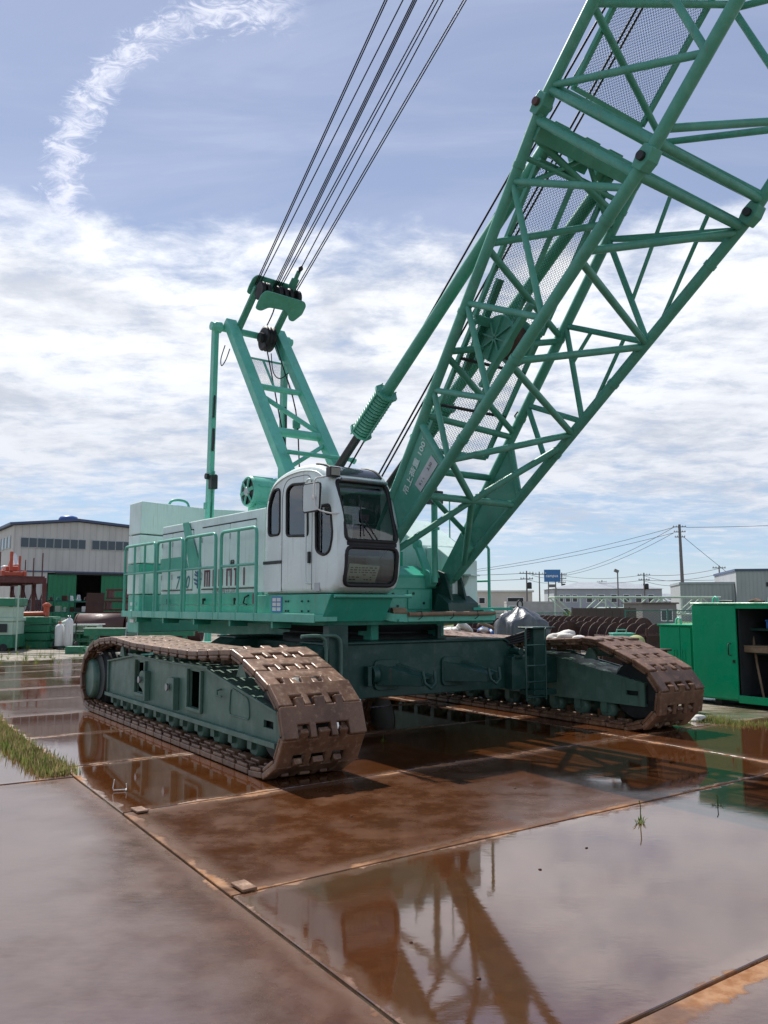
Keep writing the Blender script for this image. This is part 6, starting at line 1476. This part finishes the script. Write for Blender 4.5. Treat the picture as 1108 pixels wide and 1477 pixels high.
grass('grass_strip', 'green weeds growing along the plate seam', gr, 5600, .115, .085, 'leaf', 1)
grass('grass_strip', 'dry brown stalks among the weeds on the plate seam', gr[1:], 2600, .13, .075, 'leaf_dry', 2)
grass('grass_strip', 'yellowish grass in front of the green container', [Tw(2.6, 4.2, -.02), Tw(3.15, 3.7, -.02), Tw(3.75, 4.2, -.02), Tw(4.6, 5.0, -.02)], 1500, .09, .16, 'leaf', 3)
grass('grass_strip', 'dry grass in front of the green container', [Tw(2.6, 4.2, -.02), Tw(3.15, 3.7, -.02), Tw(3.75, 4.2, -.02), Tw(4.6, 5.0, -.02)], 900, .07, .18, 'leaf_dry', 4)
def tuft(label, p, n, h_, seed):
    r2 = random.Random(seed); t_ = thing('weed', label, 'weed', p); m = MB()
    for k in range(n):
        a = r2.uniform(0, 6.28); l = h_ * r2.uniform(.35, 1); q = V((math.cos(a), math.sin(a), 0)); s_ = V((-q.y, q.x, 0)) * .0035; c = q * r2.uniform(0, .03)
        m.add([c - s_, c + s_, c + q * l * .4 + V((0, 0, l * .6)) + s_, c + q * l * .4 + V((0, 0, l * .6)) - s_, c + q * l * .75 + V((0, 0, l * .75))], [(0, 1, 2, 3), (3, 2, 4)])
    m.build('leaves', 'leaf', t_, recalc=False)
    m = MB(); m.tube([(0, 0, 0), (.005, 0, h_ * 1.6), (.0, .01, h_ * 2.1)], .004, 5); m.build('stem', 'leaf', t_)
a_, b_ = 5.86 + .02, -1.36
p_ = V((1.89, 6.30, -.02)); tuft('weed sprouting in the seam before the mirror-like plate', p_, 24, .085, 1); tuft('tiny weed in the seam under the boom reflection', (2.66, 6.80, -.02), 26, .05, 2)
tuft('small weed under the near crawler on the wet plate', Tw(1.9, -.9, -.005), 18, .05, 5)
for q in range(60):
    y = rnd.uniform(22, 31); x = rnd.uniform(-.52, -.30) * y; 
    if abs(x + .33 * y) < 0: continue
    tuft('sparse weed growing in the muddy yard by the warehouse', (x, y, -.026), 16, rnd.uniform(.08, .28), 20 + q)
for o_ in bpy.data.objects:
    if o_.get('label') == 'sparse weed growing in the muddy yard by the warehouse': o_['group'] = 'weeds in the muddy yard'
# small wire bracket standing in the puddle
wb_ = thing('wire_bracket', 'small bent wire bracket lying in the puddle beside the near track', 'bracket', V((-2.28, 7.35, 0)) , R(15))
m = MB(); m.tube([(-.05, 0, .10), (-.06, 0, .03), (-.055, 0, .01), (.055, 0, .01), (.05, .0, .06)], .005, 6); m.cyl((.05, -.03, .01), (.05, .03, .01), .006, 6); m.build('wire', 'white_paint', wb_)
# loose pebbles
pm = blob('pebble', 'rust', (.013, .010, .006), 4, 8, 1, .3)
for q in range(6):
    a, b = rnd.uniform(4.2, 7.6), rnd.uniform(-4.2, .6)
    tag(link('pebble', pm, None, Tw(a, b, -.002), (0, 0, rnd.uniform(0, 6))), 'tiny pebble lying on the wet steel plates', 'pebble', 'pebbles on the wet plates')
sk = link('litter', blob('litter', 'cloth_white', (.16, .10, .05), 15, 18, 3, .6), None, Tw(2.85, 3.75, -.01)); tag(sk, 'flat pinkish white litter beside the far track front', 'litter')
sk = link('litter', blob('litter', 'cloth_white', (.10, .09, .10), 16, 18, 3, .6), None, Tw(2.3, 3.3, -.01)); tag(sk, 'crumpled white litter between far track and container', 'litter')
